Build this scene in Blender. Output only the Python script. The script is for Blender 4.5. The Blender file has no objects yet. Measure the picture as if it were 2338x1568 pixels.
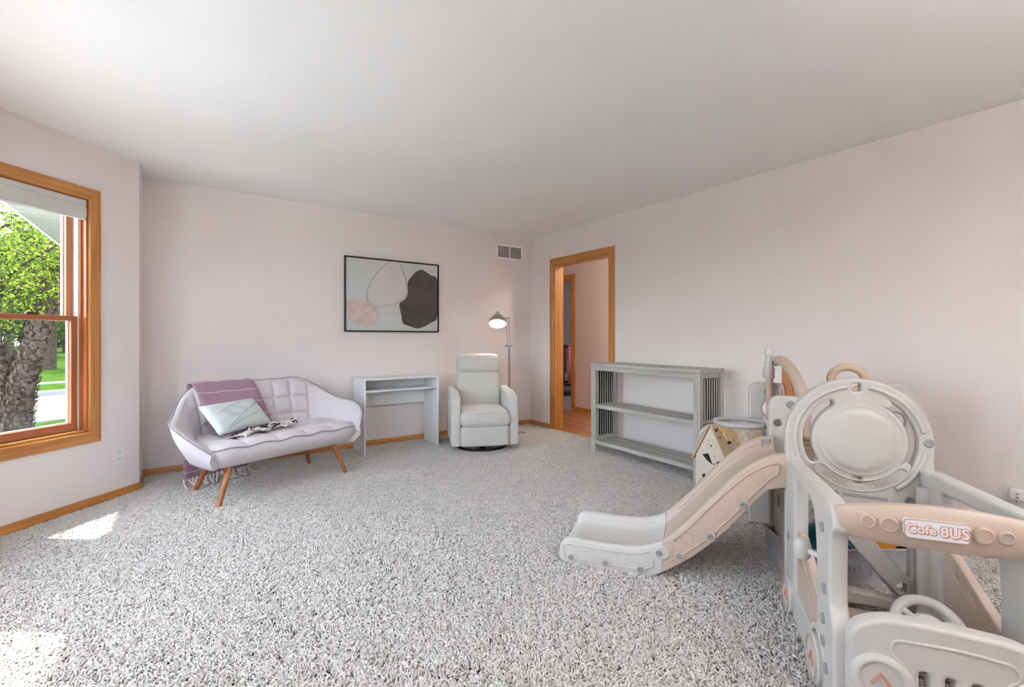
import bpy, bmesh, math, random
import numpy as np
from mathutils import Vector, Matrix

random.seed(7)
SC = bpy.context.scene
COL = SC.collection
PI = math.pi
def rad(d): return math.radians(d)
def srgb(r, g, b):
    f = lambda c: (c/255/12.92 if c/255 <= .04045 else ((c/255+.055)/1.055)**2.4)
    return (f(r), f(g), f(b), 1)

# ------------------------------------------------------------------ camera
FPX, YAW, Y0, HC = 1051.86, rad(35.688), 772.08, 1.123
cam_d = bpy.data.cameras.new('camera'); cam = bpy.data.objects.new('camera', cam_d); COL.objects.link(cam)
cam.location = (0, 0, HC); cam.rotation_euler = (PI/2, 0, -YAW)
cam_d.sensor_width = 36; cam_d.lens = 36*FPX/2338; cam_d.shift_y = -(784-Y0)/2338
cam_d.clip_start = .02; cam_d.clip_end = 500
SC.camera = cam
cY, sY = math.cos(YAW), math.sin(YAW)
def ray(x, y):
    r = (x-1169)/FPX
    return Vector((sY+r*cY, cY-r*sY, (Y0-y)/FPX))
def ground(x, y, z=0):
    d = ray(x, y); return Vector((0, 0, HC)) + d*((z-HC)/d.z)
def atdepth(x, y, d): return Vector((0, 0, HC)) + ray(x, y)*d

# ------------------------------------------------------------------ world, sun, exposure
SUN_EL, SUN_DIR = 61.0, Vector((.774, -.633))
W = bpy.data.worlds.new('world'); SC.world = W; W.use_nodes = True
nt = W.node_tree; nt.nodes.clear()
out = nt.nodes.new('ShaderNodeOutputWorld'); bg = nt.nodes.new('ShaderNodeBackground')
sky = nt.nodes.new('ShaderNodeTexSky'); sky.sky_type = 'NISHITA'; sky.sun_disc = False
sky.sun_elevation = rad(SUN_EL); sky.sun_rotation = math.atan2(-SUN_DIR.x, -SUN_DIR.y)
sky.dust_density = 2.0
mx = nt.nodes.new('ShaderNodeMix'); mx.data_type = 'RGBA'
gn = nt.nodes.new('ShaderNodeMix'); gn.data_type = 'RGBA'; gn.blend_type = 'MULTIPLY'; gn.inputs[0].default_value = 1
gn.inputs[7].default_value = (.16, .16, .16, 1)
mx.inputs[0].default_value = .62; nt.links.new(sky.outputs[0], gn.inputs[6]); nt.links.new(gn.outputs[2], mx.inputs[6])
mx.inputs[7].default_value = (.85, .97, 1.14, 1)
nt.links.new(mx.outputs[2], bg.inputs['Color']); bg.inputs['Strength'].default_value = 3.0
nt.links.new(bg.outputs[0], out.inputs[0])
sd = bpy.data.lights.new('sun', 'SUN'); sd.energy = 2.6; sd.angle = rad(.8); sd.color = (1, .985, .97)
sun = bpy.data.objects.new('sun', sd); COL.objects.link(sun)
sdir = Vector((SUN_DIR.x*math.cos(rad(SUN_EL)), SUN_DIR.y*math.cos(rad(SUN_EL)), -math.sin(rad(SUN_EL))))
sun.rotation_euler = sdir.to_track_quat('-Z', 'Y').to_euler(); sun.location = (-6, 9, 12)
vs = SC.view_settings
vs.view_transform = 'Standard'; vs.look = 'None'; vs.gamma = 1; vs.use_curve_mapping = False
vs.exposure = 2.52
SC.cycles.max_bounces = 7; SC.cycles.diffuse_bounces = 5; SC.cycles.glossy_bounces = 3; SC.cycles.transparent_max_bounces = 8
SC.cycles.use_light_tree = False
SC.cycles.sample_clamp_indirect = 6

# ------------------------------------------------------------------ materials
MATS = {}
def mat(name, col, rough=.5, metal=0, var=0, vscale=8, bump=0, bscale=80, stretch=(1, 1, 1), coat=0, emit=0, detail=4, sheen=0, trans=0, bdist=.01, spec=.5):
    if name in MATS: return MATS[name]
    m = bpy.data.materials.new(name); m.use_nodes = True; t = m.node_tree; b = t.nodes['Principled BSDF']
    b.inputs['Base Color'].default_value = col; b.inputs['Roughness'].default_value = rough; b.inputs['Metallic'].default_value = metal
    b.inputs['Specular IOR Level'].default_value = spec
    if coat: b.inputs['Coat Weight'].default_value = coat
    if sheen: b.inputs['Sheen Weight'].default_value = sheen
    if emit: b.inputs['Emission Color'].default_value = col; b.inputs['Emission Strength'].default_value = emit
    if trans: b.inputs['Subsurface Weight'].default_value = trans
    if var or bump:
        c = t.nodes.new('ShaderNodeTexCoord'); mp = t.nodes.new('ShaderNodeMapping'); mp.inputs['Scale'].default_value = stretch
        t.links.new(c.outputs['Object'], mp.inputs['Vector'])
    if var:
        n = t.nodes.new('ShaderNodeTexNoise'); n.inputs['Scale'].default_value = vscale; n.inputs['Detail'].default_value = detail
        t.links.new(mp.outputs[0], n.inputs['Vector'])
        r = t.nodes.new('ShaderNodeMapRange'); r.inputs['From Min'].default_value = .3; r.inputs['From Max'].default_value = .7
        r.inputs['To Min'].default_value = 1-var; r.inputs['To Max'].default_value = 1+var
        t.links.new(n.outputs['Fac'], r.inputs['Value'])
        x = t.nodes.new('ShaderNodeMix'); x.data_type = 'RGBA'; x.blend_type = 'MULTIPLY'; x.inputs[0].default_value = 1
        x.inputs[6].default_value = col; t.links.new(r.outputs[0], x.inputs[7]); t.links.new(x.outputs[2], b.inputs['Base Color'])
    if bump:
        n2 = t.nodes.new('ShaderNodeTexNoise'); n2.inputs['Scale'].default_value = bscale; n2.inputs['Detail'].default_value = 3
        t.links.new(mp.outputs[0], n2.inputs['Vector'])
        bp = t.nodes.new('ShaderNodeBump'); bp.inputs['Strength'].default_value = bump; bp.inputs['Distance'].default_value = bdist
        t.links.new(n2.outputs['Fac'], bp.inputs['Height']); t.links.new(bp.outputs[0], b.inputs['Normal'])
    MATS[name] = m; return m
def wood(name, c1, c2, axis, scale=30, rough=.35, coat=.2):
    m = bpy.data.materials.new(name); m.use_nodes = True; t = m.node_tree; b = t.nodes['Principled BSDF']
    b.inputs['Roughness'].default_value = rough; b.inputs['Coat Weight'].default_value = coat
    c = t.nodes.new('ShaderNodeTexCoord'); mp = t.nodes.new('ShaderNodeMapping')
    s = [1.0, 1.0, 1.0]; s[axis] = .06; mp.inputs['Scale'].default_value = s
    n = t.nodes.new('ShaderNodeTexNoise'); n.inputs['Scale'].default_value = scale; n.inputs['Detail'].default_value = 7; n.inputs['Distortion'].default_value = .6
    r = t.nodes.new('ShaderNodeValToRGB'); r.color_ramp.elements[0].position = .32; r.color_ramp.elements[1].position = .66
    r.color_ramp.elements[0].color = c1; r.color_ramp.elements[1].color = c2
    n3 = t.nodes.new('ShaderNodeTexNoise'); n3.inputs['Scale'].default_value = scale*5; n3.inputs['Detail'].default_value = 3
    bp = t.nodes.new('ShaderNodeBump'); bp.inputs['Strength'].default_value = .12; bp.inputs['Distance'].default_value = .003
    t.links.new(c.outputs['Object'], mp.inputs[0]); t.links.new(mp.outputs[0], n.inputs['Vector']); t.links.new(mp.outputs[0], n3.inputs['Vector'])
    t.links.new(n.outputs['Fac'], r.inputs[0]); t.links.new(r.outputs[0], b.inputs['Base Color'])
    t.links.new(n3.outputs['Fac'], bp.inputs['Height']); t.links.new(bp.outputs[0], b.inputs['Normal'])
    return m

M_WALL = mat('wall_paint', srgb(239, 229, 226), .75, bump=.08, bscale=220, bdist=.002, var=.012, vscale=2)
M_CEIL = mat('ceiling_paint', srgb(249, 248, 246), .9, bump=.06, bscale=120, bdist=.003)
M_WHITE_EXT = mat('white_siding', srgb(228, 226, 220), .6)
OAK = [wood('oak_%s' % 'xyz'[i], srgb(176, 112, 50), srgb(206, 145, 78), i, 34) for i in range(3)]
SASH = [wood('sash_%s' % 'xyz'[i], srgb(150, 82, 44), srgb(186, 112, 66), i, 30) for i in range(3)]
M_BLACK = mat('black_paint', srgb(28, 26, 26), .4)
M_PLATE = mat('plate_plastic', srgb(238, 236, 230), .35)
M_SLOT = mat('dark_slot', srgb(40, 36, 34), .6)
M_PLW = mat('toy_white', srgb(198, 193, 187), .38, bump=.05, bscale=60, bdist=.002)
M_PLT = mat('toy_taupe', srgb(188, 168, 152), .4, bump=.05, bscale=60, bdist=.002)
M_BOLT = mat('toy_grey', srgb(152, 151, 152), .35)
M_LAV = mat('toy_lavender_grey', srgb(176, 174, 184), .4)
M_TAN = mat('chevron_tan', srgb(196, 126, 96), .5)
M_METAL = mat('brushed_nickel', srgb(188, 182, 176), .28, metal=1)

def glass_mat():
    m = bpy.data.materials.new('window_glass'); m.use_nodes = True; t = m.node_tree; t.nodes.clear()
    o = t.nodes.new('ShaderNodeOutputMaterial'); tr = t.nodes.new('ShaderNodeBsdfTransparent'); g = t.nodes.new('ShaderNodeBsdfGlossy')
    tr.inputs[0].default_value = (.93, .95, .94, 1); g.inputs['Roughness'].default_value = .02
    f = t.nodes.new('ShaderNodeMapRange'); lw = t.nodes.new('ShaderNodeLayerWeight'); lw.inputs[0].default_value = .3
    t.links.new(lw.outputs['Facing'], f.inputs['Value']); f.inputs['To Min'].default_value = .03; f.inputs['To Max'].default_value = .25
    x = t.nodes.new('ShaderNodeMixShader'); t.links.new(f.outputs[0], x.inputs[0]); t.links.new(tr.outputs[0], x.inputs[1]); t.links.new(g.outputs[0], x.inputs[2])
    t.links.new(x.outputs[0], o.inputs[0]); return m
M_GLASS = glass_mat()

# ------------------------------------------------------------------ mesh helpers
class MB:
    def __init__(s): s.v = []; s.f = []
    def add(s, v, f):
        o = len(s.v); s.v += [tuple(p) for p in v]; s.f += [tuple(i+o for i in q) for q in f]; return s
    def box(s, x0, x1, y0, y1, z0, z1):
        return s.add([(x, y, z) for z in (z0, z1) for y in (y0, y1) for x in (x0, x1)],
                     [(0, 2, 3, 1), (4, 5, 7, 6), (0, 1, 5, 4), (2, 6, 7, 3), (0, 4, 6, 2), (1, 3, 7, 5)])
    def tube(s, pts, r, n=8, caps=True, closed=False, flat=1.0):
        pts = [Vector(p) for p in pts]; N = len(pts)
        rr = r if isinstance(r, (list, tuple)) else [r]*N
        v = []; up = None
        for i, p in enumerate(pts):
            if closed: t = pts[(i+1) % N]-pts[i-1]
            else: t = pts[min(i+1, N-1)]-pts[max(i-1, 0)]
            t.normalize()
            if up is None:
                a = Vector((0, 0, 1)) if abs(t.z) < .9 else Vector((1, 0, 0))
                up = (a-t*a.dot(t)).normalized()
            else:
                up = (up-t*up.dot(t)).normalized()
            w = t.cross(up)
            for k in range(n):
                q = 2*PI*k/n
                v.append(p+(up*math.cos(q)*flat+w*math.sin(q))*rr[i])
        f = []
        for i in range(N if closed else N-1):
            j = (i+1) % N
            for k in range(n):
                l = (k+1) % n
                f.append((i*n+k, i*n+l, j*n+l, j*n+k))
        if caps and not closed:
            f.append(tuple(range(n-1, -1, -1))); f.append(tuple((N-1)*n+k for k in range(n)))
        return s.add(v, f)
    def lathe(s, prof, n=24, c=(0, 0, 0), axis='z', m=None):
        v = []; f = []
        for (r, z) in prof:
            for k in range(n):
                a = 2*PI*k/n; v.append(Vector((r*math.cos(a), r*math.sin(a), z)))
        N = len(prof)
        for i in range(N-1):
            for k in range(n):
                l = (k+1) % n; f.append((i*n+k, i*n+l, (i+1)*n+l, (i+1)*n+k))
        f.append(tuple(range(n-1, -1, -1))); f.append(tuple((N-1)*n+k for k in range(n)))
        if m is not None: v = [m @ p for p in v]
        c = Vector(c); return s.add([p+c for p in v], f)
    def loft(s, rings, caps=True, closed_ring=True):
        n = len(rings[0]); v = [p for r in rings for p in r]; f = []
        for i in range(len(rings)-1):
            for k in range(n if closed_ring else n-1):
                l = (k+1) % n; f.append((i*n+k, i*n+l, (i+1)*n+l, (i+1)*n+k))
        if caps and closed_ring:
            f.append(tuple(range(n-1, -1, -1))); f.append(tuple((len(rings)-1)*n+k for k in range(n)))
        return s.add(v, f)
    def mesh(s, me, m):
        return s.add([m @ v.co for v in me.vertices], [tuple(p.vertices) for p in me.polygons])
    def build(s, name, material, parent=None, smooth=None, bevel=0, kind=None, sub=0, solid=0):
        me = bpy.data.meshes.new(name); me.from_pydata([tuple(p) for p in s.v], [], s.f); me.validate()
        bm = bmesh.new(); bm.from_mesh(me); bmesh.ops.recalc_face_normals(bm, faces=bm.faces); bm.to_mesh(me); bm.free()
        return finish(name, me, material, parent, smooth, bevel, kind, sub, solid)
def finish(name, me, material, parent=None, smooth=None, bevel=0, kind=None, sub=0, solid=0):
    if material is not None: me.materials.append(material)
    if smooth is None: smooth = 35
    if smooth:
        me.polygons.foreach_set('use_smooth', [True]*len(me.polygons)); me.set_sharp_from_angle(angle=rad(smooth))
    o = bpy.data.objects.new(name, me); COL.objects.link(o)
    if parent is not None: o.parent = parent
    if solid:
        q = o.modifiers.new('thickness', 'SOLIDIFY'); q.thickness = solid; q.offset = 0
    if bevel:
        q = o.modifiers.new('bevel', 'BEVEL'); q.width = bevel; q.segments = 2; q.limit_method = 'ANGLE'; q.angle_limit = rad(50)
    if sub:
        q = o.modifiers.new('subsurf', 'SUBSURF'); q.levels = sub; q.render_levels = sub
    if kind: o['kind'] = kind
    return o
def box(name, x0, x1, y0, y1, z0, z1, m, parent=None, bevel=0, kind=None):
    return MB().box(x0, x1, y0, y1, z0, z1).build(name, m, parent, bevel=bevel, kind=kind)
def thing(name, label, cat, loc=(0, 0, 0), rotz=0, group=None):
    o = bpy.data.objects.new(name, None); COL.objects.link(o); o.location = loc; o.rotation_euler = (0, 0, rotz); o.empty_display_size = .05
    o['label'] = label; o['category'] = cat
    if group: o['group'] = group
    return o
def tag(o, label, cat, group=None):
    o['label'] = label; o['category'] = cat
    if group: o['group'] = group
    return o
def structure(name, loc=(0, 0, 0), rotz=0):
    o = bpy.data.objects.new(name, None); COL.objects.link(o); o.location = loc; o.rotation_euler = (0, 0, rotz); o['kind'] = 'structure'; o.empty_display_size = .05
    return o
def inst(name, src, parent, loc, rot=(0, 0, 0), scale=(1, 1, 1)):
    o = bpy.data.objects.new(name, src); COL.objects.link(o); o.parent = parent; o.location = loc; o.rotation_euler = rot; o.scale = scale
    return o
def arc(cx, cy, r, a0, a1, n=16, ry=None):
    ry = r if ry is None else ry
    return [(cx+r*math.cos(rad(a0+(a1-a0)*i/n)), cy+ry*math.sin(rad(a0+(a1-a0)*i/n))) for i in range(n+1)]
def rpoly(pts, n=6):
    """closed polygon with rounded corners: pts = (x, y, radius)"""
    o = []; N = len(pts)
    for i in range(N):
        p = Vector(pts[i][:2]); r = pts[i][2] if len(pts[i]) > 2 else 0
        a = (Vector(pts[i-1][:2])-p); b = (Vector(pts[(i+1) % N][:2])-p)
        if r <= 0: o.append(tuple(p)); continue
        la, lb = a.length, b.length; r = min(r, la*.49, lb*.49); a.normalize(); b.normalize()
        A = p+a*r; B = p+b*r
        for k in range(n+1):
            t = k/n; q = A*(1-t)**2+p*2*t*(1-t)+B*t*t; o.append(tuple(q))
    return o
def crescent(cx, cy, r0, r1, a0, a1, n=14):
    rm = (r0+r1)/2; h = (r1-r0)/2; o = arc(cx, cy, r1, a0, a1, n)
    e = rad(a1); c = (cx+rm*math.cos(e), cy+rm*math.sin(e))
    o += [(c[0]+h*math.cos(e+PI*k/6), c[1]+h*math.sin(e+PI*k/6)) for k in range(1, 6)]
    o += arc(cx, cy, r0, a1, a0, n)
    e = rad(a0); c = (cx+rm*math.cos(e), cy+rm*math.sin(e))
    o += [(c[0]+h*math.cos(e+PI+PI*k/6), c[1]+h*math.sin(e+PI+PI*k/6)) for k in range(1, 6)]
    return o
def circ(cx, cy, r, n=20, ry=None): return arc(cx, cy, r, 0, 360-360/n, n-1, ry)
def curve_mesh(loops, thick, bev=0, bres=2):
    cu = bpy.data.curves.new('tmp', 'CURVE'); cu.dimensions = '2D'; cu.fill_mode = 'BOTH'
    cu.extrude = max(thick/2-bev, 0); cu.bevel_depth = bev; cu.bevel_resolution = bres; cu.offset = -bev
    for L in loops:
        s = cu.splines.new('POLY'); s.points.add(len(L)-1); s.use_cyclic_u = True
        for i, p in enumerate(L): s.points[i].co = (p[0], p[1], 0, 1)
    ob = bpy.data.objects.new('tmp', cu); me = bpy.data.meshes.new_from_object(ob)
    bpy.data.objects.remove(ob); bpy.data.curves.remove(cu); return me
def text_mesh(txt, size, depth=.002, offset=0, spacing=1.0, shear=0):
    cu = bpy.data.curves.new('tmp', 'FONT'); cu.body = txt; cu.size = size; cu.extrude = depth/2; cu.offset = offset; cu.space_character = spacing
    cu.align_x = 'CENTER'; cu.align_y = 'CENTER'; cu.shear = shear; cu.resolution_u = 3
    ob = bpy.data.objects.new('tmp', cu); COL.objects.link(ob)
    bpy.context.view_layer.update()
    me = bpy.data.meshes.new_from_object(ob.evaluated_get(bpy.context.evaluated_depsgraph_get())); bpy.data.objects.remove(ob); bpy.data.curves.remove(cu); return me
def XF(o, ex, ey, ez):
    m = Matrix.Identity(4)
    for i, e in enumerate((ex, ey, ez)):
        for j in range(3): m[j][i] = e[j]
    for j in range(3): m[j][3] = o[j]
    return m
def panel(name, loops, thick, bev, m, material, parent, extra=None):
    me = curve_mesh(loops, thick, bev); b = MB().mesh(me, m); bpy.data.meshes.remove(me)
    return b.build(name, material, parent, smooth=40)
def spline(P, n):
    """Catmull-Rom through P (tuples any dim), n samples per span"""
    P = [Vector(p) for p in P]; o = []
    for i in range(len(P)-1):
        p0 = P[max(i-1, 0)]; p1 = P[i]; p2 = P[i+1]; p3 = P[min(i+2, len(P)-1)]
        for k in range(n):
            t = k/n
            o.append(.5*((2*p1)+(p2-p0)*t+(2*p0-5*p1+4*p2-p3)*t*t+(3*p1-p0-3*p2+p3)*t**3))
    o.append(P[-1].copy()); return o

# ------------------------------------------------------------------ room shell
XR, YB, XL, YBAY, HCEIL = 3.741, 4.795, -.253, 4.397, 2.43
XBAY = -1.10; FL = (XL-XBAY)*math.sqrt(2); YF1 = YBAY-(XL-XBAY); YF0 = 1.35; YN = YF0-(XL-XBAY); YREAR = -1.65
ZF = -.020; T = .13
def wall(name, org, rotz, length, holes=(), ext=(0, 0), h=HCEIL, material=None):
    b = MB(); x0, x1 = -ext[0], length+ext[1]
    xs = x0
    for (a, c, z0, z1) in sorted(holes):
        b.box(xs, a, -T, 0, ZF, h)
        if z0 > ZF: b.box(a, c, -T, 0, ZF, z0)
        b.box(a, c, -T, 0, z1, h); xs = c
    b.box(xs, x1, -T, 0, ZF, h)
    o = b.build(name, material or M_WALL, smooth=0, kind='structure'); o.location = (org[0], org[1], 0); o.rotation_euler = (0, 0, rotz); return o
def baseboard(name, org, rotz, length, ext=(0, 0)):
    me = MB()
    prof = [(0, ZF), (.013, ZF), (.013, .040), (.009, .050), (.003, .054), (0, .054)]
    me.loft([[(x, y, z) for (y, z) in prof] for x in (-ext[0], length+ext[1])])
    o = me.build(name, OAK[0], smooth=30, kind='structure'); o.location = (org[0], org[1], 0); o.rotation_euler = (0, 0, rotz); return o
floor = box('floor', XBAY-.3, XR, YREAR, YB, -.10, ZF, mat('carpet_backing', srgb(84, 74, 67), .95, var=.2, vscale=60), kind='structure')
ceil_ = box('ceiling', -1.26, XR+.02, YREAR-.2, YB+.02, HCEIL, HCEIL+.1, M_CEIL, kind='structure')
# window openings on the three bay walls (along-wall start, end, sill, head)
WZ0, WZ1 = .50, 2.046
W1 = (.357, .91); W2a = (.36, 1.06); W2b = (1.17, 1.86); W3 = (FL-.91, FL-.357)
DOOR = (3.41, 4.31, 2.03)
wall('wall_back', (XR, YB), PI, XR-XL, ext=(T, T))
wall('wall_right', (XR, YREAR), PI/2, YB-YREAR, [(DOOR[0]-YREAR, DOOR[1]-YREAR, ZF, DOOR[2])])
wall('wall_left', (XL, YB), -PI/2, YB-YBAY, ext=(0, -.0))
wall('wall_bay_far', (XL, YBAY), rad(-135), FL, [W1+(WZ0, WZ1)], ext=(0, .05))
wall('wall_bay_front', (XBAY, YF1), -PI/2, YF1-YF0, [W2a+(WZ0, WZ1), W2b+(WZ0, WZ1)], ext=(.05, .05))
wall('wall_bay_near', (XBAY, YF0), rad(-45), FL, [W3+(WZ0, WZ1)], ext=(.05, 0))
wall('wall_left_near', (XL, YN), -PI/2, YN-YREAR)
wall('wall_rear', (XL, YREAR), 0, XR-XL, ext=(T, T))
baseboard('baseboard_back', (XR, YB), PI, XR-XL)
baseboard('baseboard_right_far', (XR, DOOR[1]+.075), PI/2, YB-DOOR[1]-.075)
baseboard('baseboard_right', (XR, YREAR), PI/2, DOOR[0]-.075-YREAR)
baseboard('baseboard_left', (XL, YB), -PI/2, YB-YBAY, ext=(0, .005))
baseboard('baseboard_bay_far', (XL, YBAY), rad(-135), FL, ext=(.005, 0))
baseboard('baseboard_bay_front', (XBAY, YF1), -PI/2, YF1-YF0)
baseboard('baseboard_bay_near', (XBAY, YF0), rad(-45), FL)
baseboard('baseboard_left_near', (XL, YN), -PI/2, YN-YREAR)
baseboard('baseboard_rear', (XL, YREAR), 0, XR-XL)

M_VINYL = mat('jamb_vinyl', srgb(232, 232, 230), .4)
M_SHADE = mat('shade_fabric', srgb(214, 213, 208), .8, bump=.15, bscale=300, bdist=.001)
def picture_casing(parent, s0, s1, z0, z1, w=.076, t=.019, bottom=True):
    prof = [(0, 0), (0, .014), (.006, t), (w-.02, t), (w-.014, t-.004), (w-.004, t-.004), (w, t-.008), (w, 0)]
    def piece(name, A, B, dA, dB, m):   # mitred: inner edge points A, B, outward diagonal directions
        rings = [[(p[0]+d[0]*q, y, p[1]+d[1]*q) for (q, y) in prof] for p, d in ((A, dA), (B, dB))]
        MB().loft(rings).build(name, m, parent, smooth=30)
    c = [(s0, z0), (s1, z0), (s1, z1), (s0, z1)]; dg = [(-1, -1), (1, -1), (1, 1), (-1, 1)]
    if not bottom: c[0] = (s0, ZF); c[1] = (s1, ZF); dg[0] = (-1, 0); dg[1] = (1, 0)
    piece('casing_side', c[0], c[3], dg[0], dg[3], OAK[2]); piece('casing_side', c[1], c[2], dg[1], dg[2], OAK[2])
    piece('casing_head', c[3], c[2], dg[3], dg[2], OAK[0])
    if bottom: piece('casing_sill', c[0], c[1], dg[0], dg[1], OAK[0])
def window(name, org, rotz, s0, s1, z0=WZ0, z1=WZ1, shade=True):
    w = structure(name, (org[0], org[1], 0), rotz)
    picture_casing(w, s0, s1, z0, z1)
    # jamb box
    for a, c in ((s0, s0+.012), (s1-.012, s1)): box('jamb', a, c, -T, .002, z0, z1, SASH[2], w)
    box('head_jamb', s0+.012, s1-.012, -T, .002, z1-.012, z1, SASH[0], w); box('sill', s0+.012, s1-.012, -T, .002, z0, z0+.016, OAK[0], w, bevel=.003)
    # wood stop and vinyl liner
    for a, c in ((s0+.012, s0+.024), (s1-.024, s1-.012)): box('stop', a, c, -.040, -.028, z0+.016, z1-.012, SASH[2], w)
    for a, c in ((s0+.012, s0+.03), (s1-.03, s1-.012)): box('jamb_liner', a, c, -.118, -.040, z0+.016, z1-.012, M_VINYL, w)
    zm = 1.252
    def sash(nm, y0, y1, za, zb, top, bot):
        a, c = s0+.03, s1-.03; st = .038
        sh = MB().box(a, a+st, y0, y1, za, zb).build(nm, SASH[2], w, bevel=.003)
        MB().box(c-st, c, y0, y1, za, zb).build('stile', SASH[2], sh, bevel=.003)
        MB().box(a+st, c-st, y0, y1, zb-top, zb).build('top_rail', SASH[0], sh, bevel=.003)
        MB().box(a+st, c-st, y0, y1, za, za+bot).build('bottom_rail', SASH[0], sh, bevel=.003)
        g = MB().box(a+st, a+st+.006, y0-.004, y0+.012, za+bot, zb-top).box(c-st-.006, c-st, y0-.004, y0+.012, za+bot, zb-top)
        g.box(a+st, c-st, y0-.004, y0+.012, za+bot, za+bot+.006).build('glazing_bead', M_VINYL, sh)
        ym = (y0+y1)/2
        MB().box(a+st-.004, c-st+.004, ym-.002, ym+.002, za+bot-.004, zb-top+.004).build('glass', M_GLASS, sh)
        return sh
    lo = sash('lower_sash', -.076, -.042, z0+.016, zm+.017, .030, .052)
    up = sash('upper_sash', -.116, -.080, zm-.017, z1-.012, .045, .032)
    sm = (s0+s1)/2
    MB().box(sm-.03, sm+.03, -.070, -.046, zm+.017, zm+.026).box(sm-.008, sm+.024, -.066, -.05, zm+.026, zm+.034).build('sash_lock', mat('lock_bronze', srgb(70, 52, 44), .4, metal=.6), lo, bevel=.002)
    if shade:
        h = MB(); x0, x1 = s0+.016, s1-.016
        prof = [(-.030, 2.036), (.006, 2.036), (.008, 2.030), (.008, 2.006), (.004, 2.002), (.010, 1.985), (.012, 1.955), (.010, 1.925), (.002, 1.914), (-.020, 1.914), (-.030, 1.93)]
        h.loft([[(x, y, z) for y, z in prof] for x in (x0, x1)]).build('roller_shade', M_SHADE, w, smooth=40)
        MB().box(x0, x1, -.012, .004, 1.906, 1.914).build('shade_hem_bar', mat('hem_bar', srgb(240, 238, 234), .4), w)
    return w
window('window_1', (XL, YBAY), rad(-135), *W1)
window('window_2', (XBAY, YF1), -PI/2, *W2a)
window('window_3', (XBAY, YF1), -PI/2, *W2b)
window('window_4', (XBAY, YF0), rad(-45), *W3)


# cased doorway
dr = structure('door_1', (XR, 0, 0), PI/2)
picture_casing(dr, DOOR[0], DOOR[1], ZF, DOOR[2], bottom=False)
box('jamb', DOOR[1]-.014, DOOR[1], -T-.004, .004, ZF, DOOR[2], OAK[2], dr); box('jamb', DOOR[0], DOOR[0]+.014, -T-.004, .004, ZF, DOOR[2], OAK[2], dr)
box('head_jamb', DOOR[0]+.014, DOOR[1]-.014, -T-.004, .004, DOOR[2]-.014, DOOR[2], OAK[0], dr)
for o_ in list(dr.children):
    if o_.name.startswith('jamb'): o_.data.materials[0] = OAK[2]

# hall and far room beyond the doorway
XH, HY0, HY1 = 4.92, 2.3, 9.2
M_HALL = mat('hall_paint', srgb(226, 208, 200), .7)
hf = structure('floor_hall')
HB = [wood('plank_%d' % i, srgb(*c1), srgb(*c2), 1, 20, .25, .3) for i, (c1, c2) in enumerate((((176, 112, 66), (196, 132, 84)), ((184, 120, 74), (204, 142, 92)), ((168, 104, 60), (190, 126, 78))))]
pk = 0
for i in range(16):
    x0 = XR+.0+i*.0745; y = HY0-(i*.37 % .9)
    while y < 6.4:
        y1 = y+1.2
        if y1 > HY0:
            box('plank', x0+.0006, x0+.0739, max(y, HY0)+.0006, min(y1, 6.4)-.0006, ZF-.006, .002, HB[(pk*7+i) % 3], hf)
        y = y1; pk += 1
box('subfloor', XR, XH, HY0, 6.4, -.1, ZF-.006, mat('subfloor', srgb(90, 60, 40), .8), hf)
th = box('trim_1', XR-.005, XR+.03, DOOR[0]+.014, DOOR[1]-.014, ZF, .003, OAK[1], kind='structure', bevel=.002)
h1 = MB().box(XH, XH+.1, HY0, 5.262, ZF, HCEIL).box(XH, XH+.1, 5.262, 6.06, 2.04, HCEIL).box(XH, XH+.1, 6.06, HY1, ZF, HCEIL).build('wall_hall', M_HALL, smooth=0, kind='structure')
MB().box(XR+T, XH, HY0-.1, HY0, ZF, HCEIL).build('wall_hall_near', M_HALL, smooth=0, kind='structure')
MB().box(XR+T, XH, 6.4, 6.5, ZF, HCEIL).build('wall_hall_far', M_HALL, smooth=0, kind='structure')
MB().box(XR, XR+T, YB+T, 6.5, ZF, HCEIL).build('wall_hall_left', M_HALL, smooth=0, kind='structure')
box('ceiling_hall', XR+.02, 9.2, HY0-.1, HY1+.1, HCEIL, HCEIL+.1, M_CEIL, kind='structure')
o_ = MB().box(XH-.014, XH, HY0, 5.186, ZF, .075).box(XH-.024, XH-.014, HY0, 5.186, ZF, .018).build('baseboard_hall', OAK[1], bevel=.004, kind='structure')
d2 = structure('door_2', (XH, 0, 0), PI/2)
picture_casing(d2, 5.262, 6.06, ZF, 2.04, bottom=False)
for a, c in ((5.262, 5.276), (6.046, 6.06)): box('jamb', a, c, -.1, .004, ZF, 2.04, OAK[2], d2)
box('head_jamb', 5.276, 6.046, -.1, .004, 2.026, 2.04, OAK[0], d2)
M_FARC = mat('far_carpet', srgb(128, 122, 130), .95, var=.25, vscale=90, bump=.5, bscale=160)
box('floor_far_room', XH+.0, 9.1, HY0, HY1, -.1, 0, M_FARC, kind='structure')
MB().box(XH+.1, 9.1, HY1, HY1+.1, ZF, HCEIL).build('wall_far_room_back', mat('far_paint', srgb(206, 196, 192), .8), smooth=0, kind='structure')
MB().box(9.1, 9.2, HY0, HY1, ZF, HCEIL).build('wall_far_room_side', MATS['far_paint'], smooth=0, kind='structure')
MB().box(XH+.1, 9.1, HY0-.1, HY0, ZF, HCEIL).build('wall_far_room_near', MATS['far_paint'], smooth=0, kind='structure')
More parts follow.
